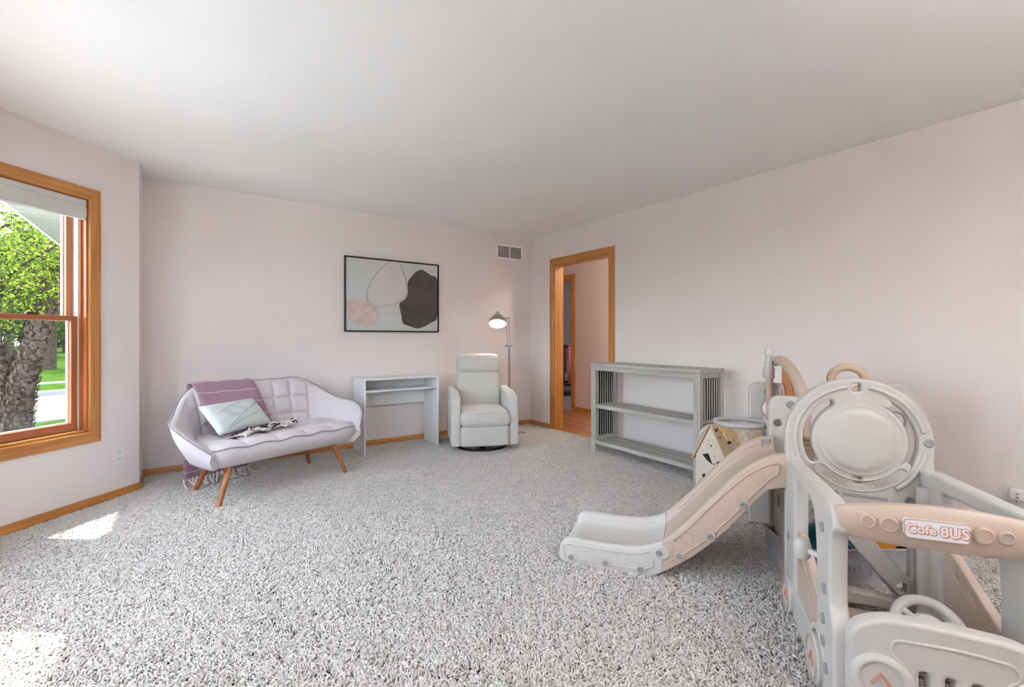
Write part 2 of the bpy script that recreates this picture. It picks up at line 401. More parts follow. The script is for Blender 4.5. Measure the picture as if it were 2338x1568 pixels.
def ceiling_lamp(x, y, power, label, col=(1, .86, .7)):
    t = thing('ceiling_light', label, 'ceiling light', (x, y, HCEIL))
    MB().lathe([(.11, 0), (.11, -.012), (.10, -.02)], 24).build('base', M_METAL, t)
    MB().lathe([(.10, -.02), (.098, -.05), (.07, -.078), (.02, -.088)], 24).build('diffuser', mat('lamp_diffuser', (1, .9, .78, 1), .5, emit=.8), t)
    l = bpy.data.lights.new('bulb', 'POINT'); l.energy = power; l.color = col; l.shadow_soft_size = .08
    lo = bpy.data.objects.new('bulb', l); COL.objects.link(lo); lo.parent = t; lo.location = (0, 0, -.17)
ceiling_lamp(4.35, 3.2, 4.0, 'round flush ceiling light in the hall beyond the doorway', (1, .97, .93))
ceiling_lamp(6.6, 5.0, 10, 'added unseen round ceiling light for the far bedroom', (1, .95, .9))  # lamp out of view, added to light the far room

# house roof, eave and outer wall
ev = structure('trim_eave')
box('fascia', -1.368, -1.346, -2.5, 14, 2.40, 2.55, M_WHITE_EXT, ev)
box('roof_deck', -1.346, 9.3, -2.5, 14, 2.545, 2.60, mat('roof_shingle', srgb(110, 100, 92), .9), ev)
MB().lathe([(.045, 0), (.045, .02)], 8).build('gutter_end', M_WHITE_EXT, ev).location = (-1.42, 14, 2.5)
for i in range(48):
    y = 4.6+i*.2
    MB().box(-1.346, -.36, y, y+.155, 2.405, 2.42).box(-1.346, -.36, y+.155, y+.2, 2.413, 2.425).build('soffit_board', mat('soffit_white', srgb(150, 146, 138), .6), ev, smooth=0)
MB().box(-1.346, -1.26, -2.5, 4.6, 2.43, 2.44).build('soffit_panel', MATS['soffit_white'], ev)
box('wall_exterior', XL-T, XL, YB+T, 14, -.7, 2.42, M_WHITE_EXT, kind='structure')
for nm, o, rz, L in (('wall_foundation_far', (XL, YBAY), -135, FL+.05), ('wall_foundation_front', (XBAY, YF1), -90, YF1-YF0), ('wall_foundation_near', (XBAY, YF0), -45, FL)):
    f_ = MB().box(0, L, -T, -.01, -.75, ZF).build(nm, mat('foundation', srgb(170, 165, 158), .8), smooth=0, kind='structure'); f_.location = (o[0], o[1], 0); f_.rotation_euler = (0, 0, rad(rz))

# ------------------------------------------------------------------ carpet pile
def pile():
    src = bpy.data.collections.new('pile_source')
    m = bpy.data.materials.new('carpet_yarn'); m.use_nodes = True; t = m.node_tree; b = t.nodes['Principled BSDF']
    b.inputs['Roughness'].default_value = .9; b.inputs['Sheen Weight'].default_value = .15; b.inputs['Specular IOR Level'].default_value = .2
    g = t.nodes.new('ShaderNodeNewGeometry'); r = t.nodes.new('ShaderNodeValToRGB'); e = r.color_ramp.elements
    e[0].position = 0; e[0].color = srgb(186, 177, 170); e[1].position = 1; e[1].color = srgb(224, 218, 212)
    x = r.color_ramp.elements.new(.2); x.color = srgb(203, 196, 190)
    t.links.new(g.outputs['Random Per Island'], r.inputs[0]); t.links.new(r.outputs[0], b.inputs['Base Color'])
    rs = random.Random(3); TS_, NT, NC = .24, 18, 10
    # one tuft: a few bent yarn ends leaning roughly along +x; numpy so that whole tiles can be laid quickly
    ring = np.array([(math.cos(2*PI*k/5), math.sin(2*PI*k/5)) for k in range(5)])
    def yarn():
        a = rs.uniform(0, 2*PI); r0 = .0115*math.sqrt(rs.random()); x0, y0 = r0*math.cos(a), r0*math.sin(a)
        d = rs.gauss(0, .75); L = rs.uniform(.013, .027); c = rs.uniform(-1.3, 1.3); h = rs.uniform(-.010, .004)
        P = [(x0, y0, ZF), (x0+L*.12*math.cos(d), y0+L*.12*math.sin(d), -.009+h), (x0+L*.5*math.cos(d+c*.3), y0+L*.5*math.sin(d+c*.3), -.0008+h), (x0+L*math.cos(d+c*.6), y0+L*math.sin(d+c*.6), -.0050+h)]
        mb = MB().tube(P, [.0020, .0027, .0032, .0020], n=5); return np.array(mb.v), [f for f in mb.f[:-2]]+[mb.f[-1]]
    tufts = []
    for k in range(14):
        V = []; Fc = []; n0 = 0
        for _ in range(9):
            v, f = yarn(); V.append(v); Fc += [tuple(i+n0 for i in q) for q in f]; n0 += len(v)
        tufts.append((np.concatenate(V), Fc))
    def make(name, V, F):
        me = bpy.data.meshes.new(name); me.from_pydata(V.tolist(), [], F); me.materials.append(m)
        me.polygons.foreach_set('use_smooth', [True]*len(me.polygons)); o = bpy.data.objects.new(name, me); src.objects.link(o)
    st = .0172; nt_ = 14; st = TS_/nt_
    def sines(g, P, waves):
        v = np.zeros(len(P))
        for w in waves:
            for _ in range(4):
                t = g.uniform(0, 2*np.pi); v += np.sin((P[:, 0]*np.cos(t)+P[:, 1]*np.sin(t))*2*np.pi/(w*g.uniform(.7, 1.4))+g.uniform(0, 6.28))
        return v/(2*len(waves))
    rg = np.random.default_rng(5)
    for k in range(NT):
        g = np.random.default_rng(100+k)
        gx, gy = np.meshgrid((np.arange(nt_)+.5)*st-TS_/2, (np.arange(nt_)+.5)*st-TS_/2)
        P = np.stack([gx.ravel(), gy.ravel()], 1)+g.uniform(-.0065, .0065, (gx.size, 2))
        ang = g.uniform(-.5, .5)+sines(g, P, (.35, .13))*1.7+g.normal(0, .55, len(P)); sc = 1.02+.10*sines(g, P, (.2, .1))+g.uniform(-.14, .14, len(P)); tx = g.uniform(-.2, .2, (len(P), 2))
        V = []; Fc = []; n0 = 0
        for i in range(len(P)):
            v, f = tufts[g.integers(14)]; c_, s_ = math.cos(ang[i]), math.sin(ang[i]); z = v[:, 2]+tx[i, 0]*v[:, 1]*.6-tx[i, 1]*v[:, 0]*.6
            V.append(np.stack([P[i, 0]+sc[i]*(c_*v[:, 0]-s_*v[:, 1]), P[i, 1]+sc[i]*(s_*v[:, 0]+c_*v[:, 1]), z*sc[i]], 1)); Fc += [tuple(j+n0 for j in q) for q in f]; n0 += len(v)
        make('a_tile_%02d' % k, np.concatenate(V), Fc)
    for k in range(NC): make('b_yarn_%02d' % k, *tufts[k])
    poly = [(XL, YB), (XR, YB), (XR, YREAR), (XL, YREAR), (XL, YN), (XBAY, YF0), (XBAY, YF1), (XL, YBAY)]
    def inside(P, pad=0):
        r = np.zeros(len(P), bool); n = len(poly)
        for i in range(n):
            (xa, ya), (xb, yb) = poly[i], poly[i-1]
            r ^= ((ya > P[:, 1]) != (yb > P[:, 1])) & (P[:, 0] < (xb-xa)*(P[:, 1]-ya)/(yb-ya+1e-12)+xa)
        return r
    pts, idx, rot, scl = [], [], [], []
    for cx in np.arange(XBAY+TS_/2, XR+TS_, TS_):
        for cy in np.arange(-1.0+TS_/2, YB+TS_, TS_):
            if cx*sY+cy*cY < .35: continue
            hh = TS_/2+.004; cor = np.array([(cx+a*hh, cy+b*hh) for a in (-1, -.5, 0, .5, 1) for b in (-1, -.5, 0, .5, 1)]); ok = inside(cor)
            if ok.all():
                pts.append((cx, cy)); idx.append(int(rg.integers(NT))); rot.append((0, 0, float(rg.integers(4))*PI/2)); scl.append(1.0)
            elif ok.any() or True:
                gx, gy = np.meshgrid(cx-TS_/2+(np.arange(nt_)+.5)*st, cy-TS_/2+(np.arange(nt_)+.5)*st)
                Q = np.stack([gx.ravel(), gy.ravel()], 1)+rg.uniform(-.0065, .0065, (gx.size, 2)); Q = Q[inside(Q)]
                for q in Q:
                    pts.append(tuple(q)); idx.append(NT+int(rg.integers(NC))); rot.append((float(rg.uniform(-.2, .2)), float(rg.uniform(-.2, .2)), float(rg.normal(0, 1.2)))); scl.append(float(rg.uniform(.85, 1.15)))
    N_ = len(pts); me = bpy.data.meshes.new('carpet_pile'); me.vertices.add(N_)
    co = np.zeros((N_, 3), np.float32); co[:, :2] = np.array(pts); me.vertices.foreach_set('co', co.ravel()); me.update()
    me.attributes.new('rot', 'FLOAT_VECTOR', 'POINT').data.foreach_set('vector', np.array(rot, np.float32).ravel())
    me.attributes.new('scl', 'FLOAT', 'POINT').data.foreach_set('value', np.array(scl, np.float32))
    me.attributes.new('idx', 'INT', 'POINT').data.foreach_set('value', np.array(idx, np.int32))
    ob = bpy.data.objects.new('carpet_pile', me); COL.objects.link(ob)
    ng = bpy.data.node_groups.new('pile', 'GeometryNodeTree')
    ng.interface.new_socket('Geometry', in_out='INPUT', socket_type='NodeSocketGeometry'); ng.interface.new_socket('Geometry', in_out='OUTPUT', socket_type='NodeSocketGeometry')
    N = ng.nodes; gi = N.new('NodeGroupInput'); go = N.new('NodeGroupOutput'); ip = N.new('GeometryNodeInstanceOnPoints'); ci = N.new('GeometryNodeCollectionInfo')
    ci.inputs['Collection'].default_value = src; ci.inputs['Separate Children'].default_value = True; ci.inputs['Reset Children'].default_value = True
    ip.inputs['Pick Instance'].default_value = True
    rv = N.new('GeometryNodeInputNamedAttribute'); rv.data_type = 'FLOAT_VECTOR'; rv.inputs[0].default_value = 'rot'
    rs_ = N.new('GeometryNodeInputNamedAttribute'); rs_.data_type = 'FLOAT'; rs_.inputs[0].default_value = 'scl'
    ix = N.new('GeometryNodeInputNamedAttribute'); ix.data_type = 'INT'; ix.inputs[0].default_value = 'idx'
    l = ng.links
    l.new(ix.outputs[0], ip.inputs['Instance Index'])
    l.new(gi.outputs[0], ip.inputs['Points']); l.new(ci.outputs[0], ip.inputs['Instance']); l.new(rv.outputs[0], ip.inputs['Rotation']); l.new(rs_.outputs[0], ip.inputs['Scale'])
    l.new(ip.outputs[0], go.inputs[0])
    md = ob.modifiers.new('pile', 'NODES'); md.node_group = ng
    ob['kind'] = 'stuff'; tag(ob, 'thick light grey beige frieze carpet pile covering the whole room floor', 'carpet')
pile()

# ------------------------------------------------------------------ things on the walls
def framed_picture():
    X0, X1, Z0, Z1 = 1.342, 2.391, 1.190, 1.962
    t = thing('framed_picture', 'large abstract stone shapes painting in thin black frame on back wall', 'picture', ((X0+X1)/2, YB-.001, (Z0+Z1)/2))
    w, h = (X1-X0)/2, (Z1-Z0)/2; f = .011
    fr = MB().box(-w, w, -.036, 0, h-f, h).box(-w, w, -.036, 0, -h, -h+f).box(-w, -w+f, -.036, 0, -h+f, h-f).box(w-f, w, -.036, 0, -h+f, h-f)
    fr.build('frame', M_BLACK, t, bevel=.001)
    cv = box('canvas', -w+f+.004, w-f-.004, -.026, -.004, -h+f+.004, h-f-.004, mat('canvas_grey', srgb(206, 208, 207), .8, var=.05, vscale=6, bump=.1, bscale=300, bdist=.001), t)
    box('backing', -w+f, w-f, -.004, 0, -h+f, h-f, M_BLACK, t)
    iw, ih = w-f-.004, h-f-.004
    def uv(p):
        u = (p[0]-140)/1015; top = 125+105*u; bot = 950+12*u; v = (p[1]-top)/(bot-top); u = u*1.12/(1+.12*u)
        u = min(max(u, 0), 1); v = min(max(v, 0), 1); return (-iw+2*iw*u, ih-2*ih*v)
    def shape(name, pts, y, m):
        L = [tuple(q) for q in spline([uv(p) for p in pts+[pts[0]]], 5)[:-1]]
        L = [(min(max(a, -iw), iw), min(max(b, -ih), ih)) for a, b in L]
        me = curve_mesh([L], .001); o = MB().mesh(me, XF((0, y, 0), (1, 0, 0), (0, 0, 1), (0, -1, 0))).build(name, m, cv, smooth=0); return L
    egg = [(560, 178), (440, 290), (365, 420), (335, 530), (345, 600), (400, 665), (500, 665), (620, 640), (720, 580), (755, 500), (745, 400), (715, 300), (655, 180)]
    dark = [(950, 265), (1060, 330), (1158, 400), (1158, 790), (1060, 870), (950, 920), (880, 930), (790, 905), (715, 870), (695, 780), (675, 650), (740, 600), (770, 540), (770, 480), (775, 400), (830, 330), (890, 280)]
    blush = [(142, 625), (190, 605), (330, 608), (370, 670), (425, 690), (455, 760), (430, 850), (380, 900), (330, 912), (240, 880), (170, 820), (142, 760)]
    shape('dark_stone_shape', dark, -.0265, mat('paint_charcoal', srgb(82, 70, 68), .7, var=.12, vscale=9))
    shape('blush_stone_shape', blush, -.0265, mat('paint_blush', srgb(212, 192, 184), .6, var=.12, vscale=14))
    e = shape('pale_stone_shape', egg, -.0275, mat('paint_pale_pink', srgb(214, 208, 207), .7, var=.04, vscale=6))
    gold = mat('paint_gold', srgb(200, 178, 146), .35, metal=.3)
    g = MB(); cx, cz = sum(p[0] for p in e)/len(e), sum(p[1] for p in e)/len(e)
    for s, r, dx, dz in ((1.01, .0030, 0, 0), (1.05, .0024, .004, -.012)):
        L = [(min(max(cx+(a-cx)*s+dx, -iw), iw), -.0285, min(max(cz+(b-cz)*s+dz, -ih), ih)) for a, b in e]
        g.tube(L, r, n=4, closed=True, flat=.4)
    g.build('gold_outline', gold, cv)
    rs = random.Random(2); ln = MB()
    for k in range(20):
        y = 440+k*23; d = 60+k*2.5; xl = 775 if y < 590 else 700+(k % 3)*14; j = rs.uniform(-8, 8)
        a = [(xl, y), (860, y+d*.45+j), (960, y+d), (1050, y+d*.3+j), (1140, y-60-k*2)]
        if k % 3 == 1: a = a[:3]
        if k % 4 == 3: a = a[1:]
        P = [uv(p) for p in a if p[1] < 880]
        if len(P) > 2: ln.tube([(q[0], -.0276, q[1]) for q in spline(P, 4)], rs.uniform(.0016, .0024), n=4, flat=.4)
    for k in range(7):
        x = 930+k*13; ln.tube([(q[0], -.0276, q[1]) for q in spline([uv((x, 330)), uv((x-4, 390)), uv((x+6, 430+k*6))], 4)], .0016, n=4, flat=.4)
    ln.build('brush_line', mat('paint_line', srgb(158, 146, 142), .7), cv)
framed_picture()

def register(name, label, x0, x1, z0, z1, cols, n):
    t = thing(name, label, 'vent', ((x0+x1)/2, YB, (z0+z1)/2)); w, h = (x1-x0)/2, (z1-z0)/2; b = .028
    m = mat('register_white', srgb(250, 246, 241), .5)
    f = MB().box(-w, w, -.010, 0, h-b, h).box(-w, w, -.010, 0, -h, -h+b).box(-w, -w+b, -.010, 0, -h+b, h-b).box(w-b, w, -.010, 0, -h+b, h-b)
    f.build('frame', m, t, bevel=.002)
    for k in range(1, cols): 
        x = -w+2*w*k/cols; box('mullion', x-.007, x+.007, -.010, 0, -h+b, h-b, m, t)
    box('duct', -w+b, w-b, -.0015, 0, -h+b, h-b, mat('duct_dark', srgb(120, 108, 100), .8), t)
    for i in range(n):
        z = -h+b+(2*h-2*b)*(i+.5)/n
        MB().add([(-w+b, -.002, z+.004), (w-b, -.002, z+.004), (w-b, -.008, z-.0035), (-w+b, -.008, z-.0035)], [(0, 1, 2, 3)]).build('slat', mat('slat_grey', srgb(206, 194, 186), .5), t, smooth=0, solid=.0012)
register('wall_vent', 'white louvered air vent high on back wall near the corner', 3.194, 3.612, 2.118, 2.316, 2, 14)
register('return_grille', 'white air grille low on back wall behind the recliner', 2.86, 3.255, .055, .215, 1, 6)

def wall_plate(name, label, cat, org, rotz, w, h, parts):
    t = thing(name, label, cat, org, rotz)
    me = curve_mesh([rpoly([(-w/2, -h/2, .004), (w/2, -h/2, .004), (w/2, h/2, .004), (-w/2, h/2, .004)])], .006, .002)
    MB().mesh(me, XF((0, .003, 0), (-1, 0, 0), (0, 0, 1), (0, 1, 0))).build('plate', M_PLATE, t)
    for (nm, x0, x1, z0, z1, y0, y1, m) in parts: box(nm, x0, x1, y0, y1, z0, z1, m, t, bevel=.001)
    return t
e45 = Vector((-.70711, -.70711)); p_ = Vector((XL, YBAY))+e45*.152
wall_plate('wall_outlet', 'white duplex outlet plate below the window corner', 'outlet', (p_.x, p_.y, .292), rad(-135), .074, .132,
           [('receptacle', -.017, .017, .012, .044, .005, .008, M_PLATE), ('receptacle', -.017, .017, -.044, -.012, .005, .008, M_PLATE),
            ('slot', -.008, -.005, .022, .034, .0075, .0085, M_SLOT), ('slot', .005, .008, .022, .034, .0075, .0085, M_SLOT),
            ('slot', -.008, -.005, -.034, -.022, .0075, .0085, M_SLOT), ('slot', .005, .008, -.034, -.022, .0075, .0085, M_SLOT)])
wall_plate('light_switch', 'white light switch plate beside the doorway casing', 'switch', (XR, 3.281, 1.119), PI/2, .072, .12,
           [('rocker', -.016, .016, -.033, .033, .005, .009, M_PLATE)])
wall_plate('wall_outlet', 'outlet plate on right wall behind the toy bus', 'outlet', (XR, .447, .252), PI/2, .078, .128,
           [('receptacle', -.017, .017, -.044, -.012, .005, .008, M_PLATE), ('slot', -.008, -.005, -.034, -.022, .0075, .0085, M_SLOT)])
ch = thing('plug_in_charger', 'white plug in charger stuck in outlet on right wall', 'charger', (XR-.008, .43, .27), PI/2)
me = curve_mesh([rpoly([(-.033, -.028, .012), (.033, -.028, .012), (.033, .03, .012), (-.033, .03, .012)])], .05, .008)
MB().mesh(me, XF((0, .025, 0), (-1, 0, 0), (0, 0, 1), (0, 1, 0))).build('body', mat('charger_white', srgb(246, 238, 238), .3), ch)
box('port', -.004, .006, .0496, .0506, .006, .010, M_SLOT, ch); box('port', -.005, .007, .0496, .0506, -.014, -.009, M_SLOT, ch)

# ------------------------------------------------------------------ loveseat
M_SOFA = mat('sofa_fabric', srgb(214, 205, 208), .9, var=.05, vscale=260, bump=.25, bscale=700, bdist=.002, sheen=.2)
M_PIPE = mat('sofa_piping', srgb(150, 146, 156), .85)
M_LEGW = [wood('walnut_leg', srgb(150, 88, 46), srgb(186, 120, 70), 2, 40, .35)][0]
LS = thing('loveseat', 'lavender grey tufted loveseat with flared arms and wooden legs', 'sofa', (.587, 4.042, 0), rad(19.4))
ST = [  # base inner x,y | rim x,y,z | bottom outer x,y
    (.00, .200, .00, .340, .770, .00, .250), (.22, .200, .23, .340, .770, .22, .250), (.37, .190, .40, .332, .768, .40, .245),
    (.475, .140, .53, .262, .692, .50, .200), (.52, .020, .640, .100, .588, .552, .06), (.535, -.100, .708, -.045, .552, .560, -.09),
    (.545, -.200, .690, -.185, .496, .555, -.19), (.552, -.285, .612, -.285, .408, .545, -.265), (.550, -.315, .566, -.325, .365, .535, -.285)]
full = [(-a, b, -c, d, e, -f, g) for (a, b, c, d, e, f, g) in ST[:0:-1]]+ST
fine = spline(full, 18)
NI, NO = 36, 8
rings = []
for ti, q in enumerate(fine):
    bx_, by_, rx, ry, rz, ox, oy = q
    B = Vector((bx_, by_, .345)); R = Vector((rx, ry, rz)); O = Vector((ox, oy, .252))
    outd = Vector((rx-bx_, ry-by_, 0));
    outd = outd.normalized() if outd.length > 1e-4 else Vector((0, 1, 0))
    th = .055 if abs(rx) < .45 else .045
    th = min(th, .02+.3*max(rz-.36, 0))
    Ri = R-outd*th*.9-Vector((0, 0, .012))
    ring = []
    nrm = (-outd+Vector((0, 0, .25))).normalized()
    back = max(0., 1-max(0, abs(bx_)-.40)/.08)
    for k in range(NI+1):
        s = k/NI; p = B.lerp(Ri, s)
        bulge = .022*math.sin(PI*min(s*1.02, 1))
        if back > 0:
            u = ((bx_+.42)/.84*6) % 1; w = (s*3.0) % 1
            cell = (1-abs(2*u-1)**5)*(1-abs(2*w-1)**5)
            bulge += back*(.024*cell-.014)
        ring.append(p+nrm*bulge)
    ring.append(R-outd*th*.35+Vector((0, 0, .002))); ring.append(R)
    for k in range(1, NO+1):
        s = k/NO; p = R.lerp(O, s)+outd*.028*math.sin(PI*s); ring.append(p)
    ring.append(Vector((bx_*.9, by_*.8, .256)))
    rings.append(ring)
shell = MB().loft(rings).build('shell', M_SOFA, LS, smooth=60)
# piping along the rim and down the front corners
rim = [r[NI+2]+Vector((0, 0, .002)) for r in rings]
MB().tube(rim, .0045, n=6).build('rim_piping', M_PIPE, LS)
# seat
def seat():
    nx, ny = 112, 48; x0, x1, y0, y1 = -.556, .556, -.335, .215
    v = []; f = []
    for j in range(ny+1):
        for i in range(nx+1):
            x = x0+(x1-x0)*i/nx; y = y0+(y1-y0)*j/ny
            u = (i/nx)*5; w = j/ny*2
            p = (1-abs(2*(u % 1)-1)**6)*(1-abs(2*(w % 1)-1)**6)
            edge = min(1, (y-y0)/.05); yy = y
            wob = .006*math.sin(2*PI*u-PI/2)
            z = .384+.022*p*edge+.012*edge+(1-edge)*wob
            corner = max(0, abs(x)-.46)/.1
            yy = y+ (.02+.05*corner*corner)*(1-j/ny)**2
            v.append((x, yy, z))
    n = nx+1
    for j in range(ny):
        for i in range(nx): f.append((j*n+i, j*n+i+1, (j+1)*n+i+1, (j+1)*n+i))
    # front skirt
    fr = []
    for k in range(1, 7):
        s = k/6; row = []
        for i in range(nx+1):
            x, y, z = v[i]; row.append(len(v)); v.append((x*(1-.04*s*s), y-.016*math.sin(PI*min(s*1.1, 1))+.045*s*s, z*(1-s)+.254*s))
        fr.append(row)
    prev = list(range(nx+1))
    for row in fr:
        for i in range(nx): f.append((prev[i], prev[i+1], row[i+1], row[i]))
        prev = row
    # underside
    back = []
    for i in range(nx+1): back.append(len(v)); v.append((v[i][0]*.95, .2, .254))
    for i in range(nx): f.append((prev[i], prev[i+1], back[i+1], back[i]))
    top = [v[i] for i in range(nx+1)]
    return v, f, top
v_, f_, top_ = seat()
st = MB().add(v_, f_).build('seat', M_SOFA, LS, smooth=60)
MB().tube([(x, y-.004, z+.001) for x, y, z in top_], .0048, n=6).build('seat_piping', M_PIPE, st)
for (x, y, sx, sy_) in ((-.40, -.20, -.506, -.263), (.39, -.20, .481, -.257), (-.36, .17, -.445, .262), (.37, .17, .458, .251)):
    MB().tube([(x, y, .268), (x*.25+sx*.75, y*.25+sy_*.75, .0525), (sx, sy_, -.012)], [.0235, .0175, .0150], n=16).build('leg', M_LEGW, LS)

# throw blanket: over the back, seat in front, hanging behind
def blanket():
    t = thing('throw_blanket', 'plum striped throw blanket with fringe draped over the loveseat', 'blanket', (.587, 4.042, 0), rad(19.4))
    m = bpy.data.materials.new('blanket_plum'); m.use_nodes = True; nt = m.node_tree; b = nt.nodes['Principled BSDF']; b.inputs['Roughness'].default_value = .95; b.inputs['Sheen Weight'].default_value = .3
    uvn = nt.nodes.new('ShaderNodeUVMap'); uvn.uv_map = 'UVMap'; sp = nt.nodes.new('ShaderNodeSeparateXYZ'); nt.links.new(uvn.outputs[0], sp.inputs[0])
    mu = nt.nodes.new('ShaderNodeMath'); mu.operation = 'FRACT'; mm = nt.nodes.new('ShaderNodeMath'); mm.operation = 'MULTIPLY'; mm.inputs[1].default_value = 1/.105
    nt.links.new(sp.outputs[1], mm.inputs[0]); nt.links.new(mm.outputs[0], mu.inputs[0])
    lt = nt.nodes.new('ShaderNodeMath'); lt.operation = 'LESS_THAN'; lt.inputs[1].default_value = .045; nt.links.new(mu.outputs[0], lt.inputs[0])
    wv = nt.nodes.new('ShaderNodeTexNoise'); wv.inputs['Scale'].default_value = 420; nt.links.new(uvn.outputs[0], wv.inputs['Vector'])
    c0 = nt.nodes.new('ShaderNodeMix'); c0.data_type = 'RGBA'; c0.inputs[6].default_value = srgb(120, 84, 104); c0.inputs[7].default_value = srgb(186, 150, 166); nt.links.new(wv.outputs['Fac'], c0.inputs[0])
    c1 = nt.nodes.new('ShaderNodeMix'); c1.data_type = 'RGBA'; c1.inputs[7].default_value = srgb(226, 208, 214); nt.links.new(lt.outputs[0], c1.inputs[0]); nt.links.new(c0.outputs[2], c1.inputs[6]); nt.links.new(c1.outputs[2], b.inputs['Base Color'])
    # rows: (xl, yl, zl, xr, yr, zr)
    rows = [(-.41, -.155, .425, .10, -.03, .430), (-.40, -.06, .432, .10, .04, .436), (-.395, .06, .434, .085, .10, .436), (-.39, .135, .440, .07, .135, .446),
            (-.40, .150, .50, .045, .150, .50), (-.42, .185, .60, .02, .185, .60), (-.435, .230, .70, -.005, .230, .70), (-.45, .268, .762, -.02, .268, .764),
            (-.455, .305, .788, -.03, .305, .788), (-.455, .345, .786, -.03, .345, .787), (-.455, .372, .758, -.03, .372, .760), (-.46, .385, .68, -.03, .388, .68),
            (-.465, .390, .50, -.02, .395, .50), (-.468, .392, .30, -.01, .398, .30), (-.47, .394, .15, 0, .40, .15), (-.472, .396, .060, .005, .402, .060)]
    R = spline(rows, 5); n = 24; v = []; f = []; uv = []; acc = 0; prev = None
    for j, q in enumerate(R):
        mid = Vector(((q[0]+q[3])/2, (q[1]+q[4])/2, (q[2]+q[5])/2))
        if prev is not None: acc += (mid-prev).length
        prev = mid
        for i in range(n+1):
            s = i/n; p = Vector(q[:3]).lerp(Vector(q[3:]), s)
            w = .005*math.sin(s*15+j*.25)*(1 if j < 40 else 1.6)
            if j > 55: p.y += .008*math.sin(s*17+j*.05)
            else: p.z += w*.5; p.y -= abs(w)*.6
            v.append(p); uv.append((s*.45, acc))
    for j in range(len(R)-1):
        for i in range(n): f.append((j*(n+1)+i, j*(n+1)+i+1, (j+1)*(n+1)+i+1, (j+1)*(n+1)+i))
    me = bpy.data.meshes.new('cloth'); me.from_pydata([tuple(p) for p in v], [], f)
    ul = me.uv_layers.new(name='UVMap')
    for lp in me.loops: ul.data[lp.index].uv = uv[lp.vertex_index]
    finish('cloth', me, m, t, 180, solid=.006)
    rs = random.Random(9); mw = mat('tassel_cream', srgb(226, 214, 208), .95); mk = mat('tassel_dark', srgb(52, 44, 52), .95)
    mesh_w = []
    for k in range(17):     # fringe hanging to the carpet
        x = -.465+k*.029; y = .397; L = rs.uniform(.05, .09); dx = rs.uniform(-.03, .03)
        MB().tube(spline([(x, y, .066), (x+dx*.3, y-.012, .040), (x+dx, y-.03-L*.2, .016), (x+dx*1.8, y-.05-L*.7, .012)], 3), [.0065]*9+[.005], n=6).build('tassel', mw, t)
    for k in range(30):     # fringe bunched on the seat, edge of the cloth
        s = k/29; x = -.34+s*.50; y = -.150+s*.115; z = .434+rs.uniform(0, .03)
        d = rs.uniform(-.9, .9); P = [(x, y+.02, .432)]
        for q in range(5):
            x += rs.uniform(-.028, .034); y += rs.uniform(-.026, .022); P.append((x, y, max(.432, z+rs.uniform(-.012, .016))))
        P = spline(P, 3)
        MB().tube(P, .0058, n=6).build('tassel', mk if k % 4 == 1 else mw, t)
blanket()

# lumbar pillow
def pillow():
    a = rad(19.4)
    t = thing('lumbar_pillow', 'pale mint lumbar pillow with thin green lines leaning on loveseat back', 'pillow', (.587, 4.042, 0), a)
    BL = Vector((-.44, -.125, .445)); BR = Vector((.02, .045, .448)); TL = Vector((-.475, .075, .655))
    ex = (BR-BL); ey = (TL-BL); ey = ey-ex*(ey.dot(ex)/ex.length_squared); w = ex.length; h = .272; ex.normalize(); ey.normalize(); ez = ex.cross(ey)
    if ez.y > 0: ez = -ez
    C = BL+ex*w/2+ey*h/2; n = 24; v = []; f = []
    for side in (1, -1):
        for j in range(n+1):
            for i in range(n+1):
                u = i/n*2-1; q = j/n*2-1
                th = .044*((1-u**4)*(1-q**4))**.5
                pinch = 1-.06*(1-abs(u))*0
                px = u*w/2*(1-.035*(1-q*q)); pz = q*h/2*(1-.07*(1-u*u))
                wr = .004*math.sin(u*9+q*5)*(1-u*u)*(1-q*q)+.003*math.sin(q*14-u*6)*(1-u*u)*(1-q*q)
                v.append(C+ex*px+ey*pz+ez*(th*side+wr))
    k = n+1
    for s in (0, 1):
        o = s*k*k
        for j in range(n):
            for i in range(n):
                q = (o+j*k+i, o+j*k+i+1, o+(j+1)*k+i+1, o+(j+1)*k+i); f.append(q if s == 0 else q[::-1])
    mb = MB().add(v, f); me = bpy.data.meshes.new('cushion'); me.from_pydata([tuple(p) for p in mb.v], [], mb.f)
    bm = bmesh.new(); bm.from_mesh(me); bmesh.ops.remove_doubles(bm, verts=bm.verts, dist=.0005); bmesh.ops.recalc_face_normals(bm, faces=bm.faces); bm.to_mesh(me); bm.free()
    cu = finish('cushion', me, mat('pillow_mint', srgb(214, 224, 222), .85, var=.03, vscale=20, bump=.2, bscale=500, bdist=.002), t, 180)
    def onp(u, q):
        th = .044*((1-u**4)*(1-q**4))**.5; px = u*w/2*(1-.035*(1-q*q)); pz = q*h/2*(1-.07*(1-u*u))
        wr = .004*math.sin(u*9+q*5)*(1-u*u)*(1-q*q)+.003*math.sin(q*14-u*6)*(1-u*u)*(1-q*q)
        return C+ex*px+ey*pz+ez*(th+wr+.0004)
    mg = mat('pillow_line', srgb(142, 164, 158), .8)
    for (A, B, r) in (((-.62, -.72), (.90, .55), .0018), ((-.72, -.86), (.97, -.05), .0015), ((-.80, .15), (.35, .80), .0012)):
        P = [onp(A[0]+(B[0]-A[0])*s/24, A[1]+(B[1]-A[1])*s/24+.04*math.sin(PI*s/24)) for s in range(25)]
        MB().tube(P, r, n=5).build('stitched_line', mg, cu)
    rim = [onp(math.cos(q)*.0+u, q_) for u, q_ in []]
pillow()

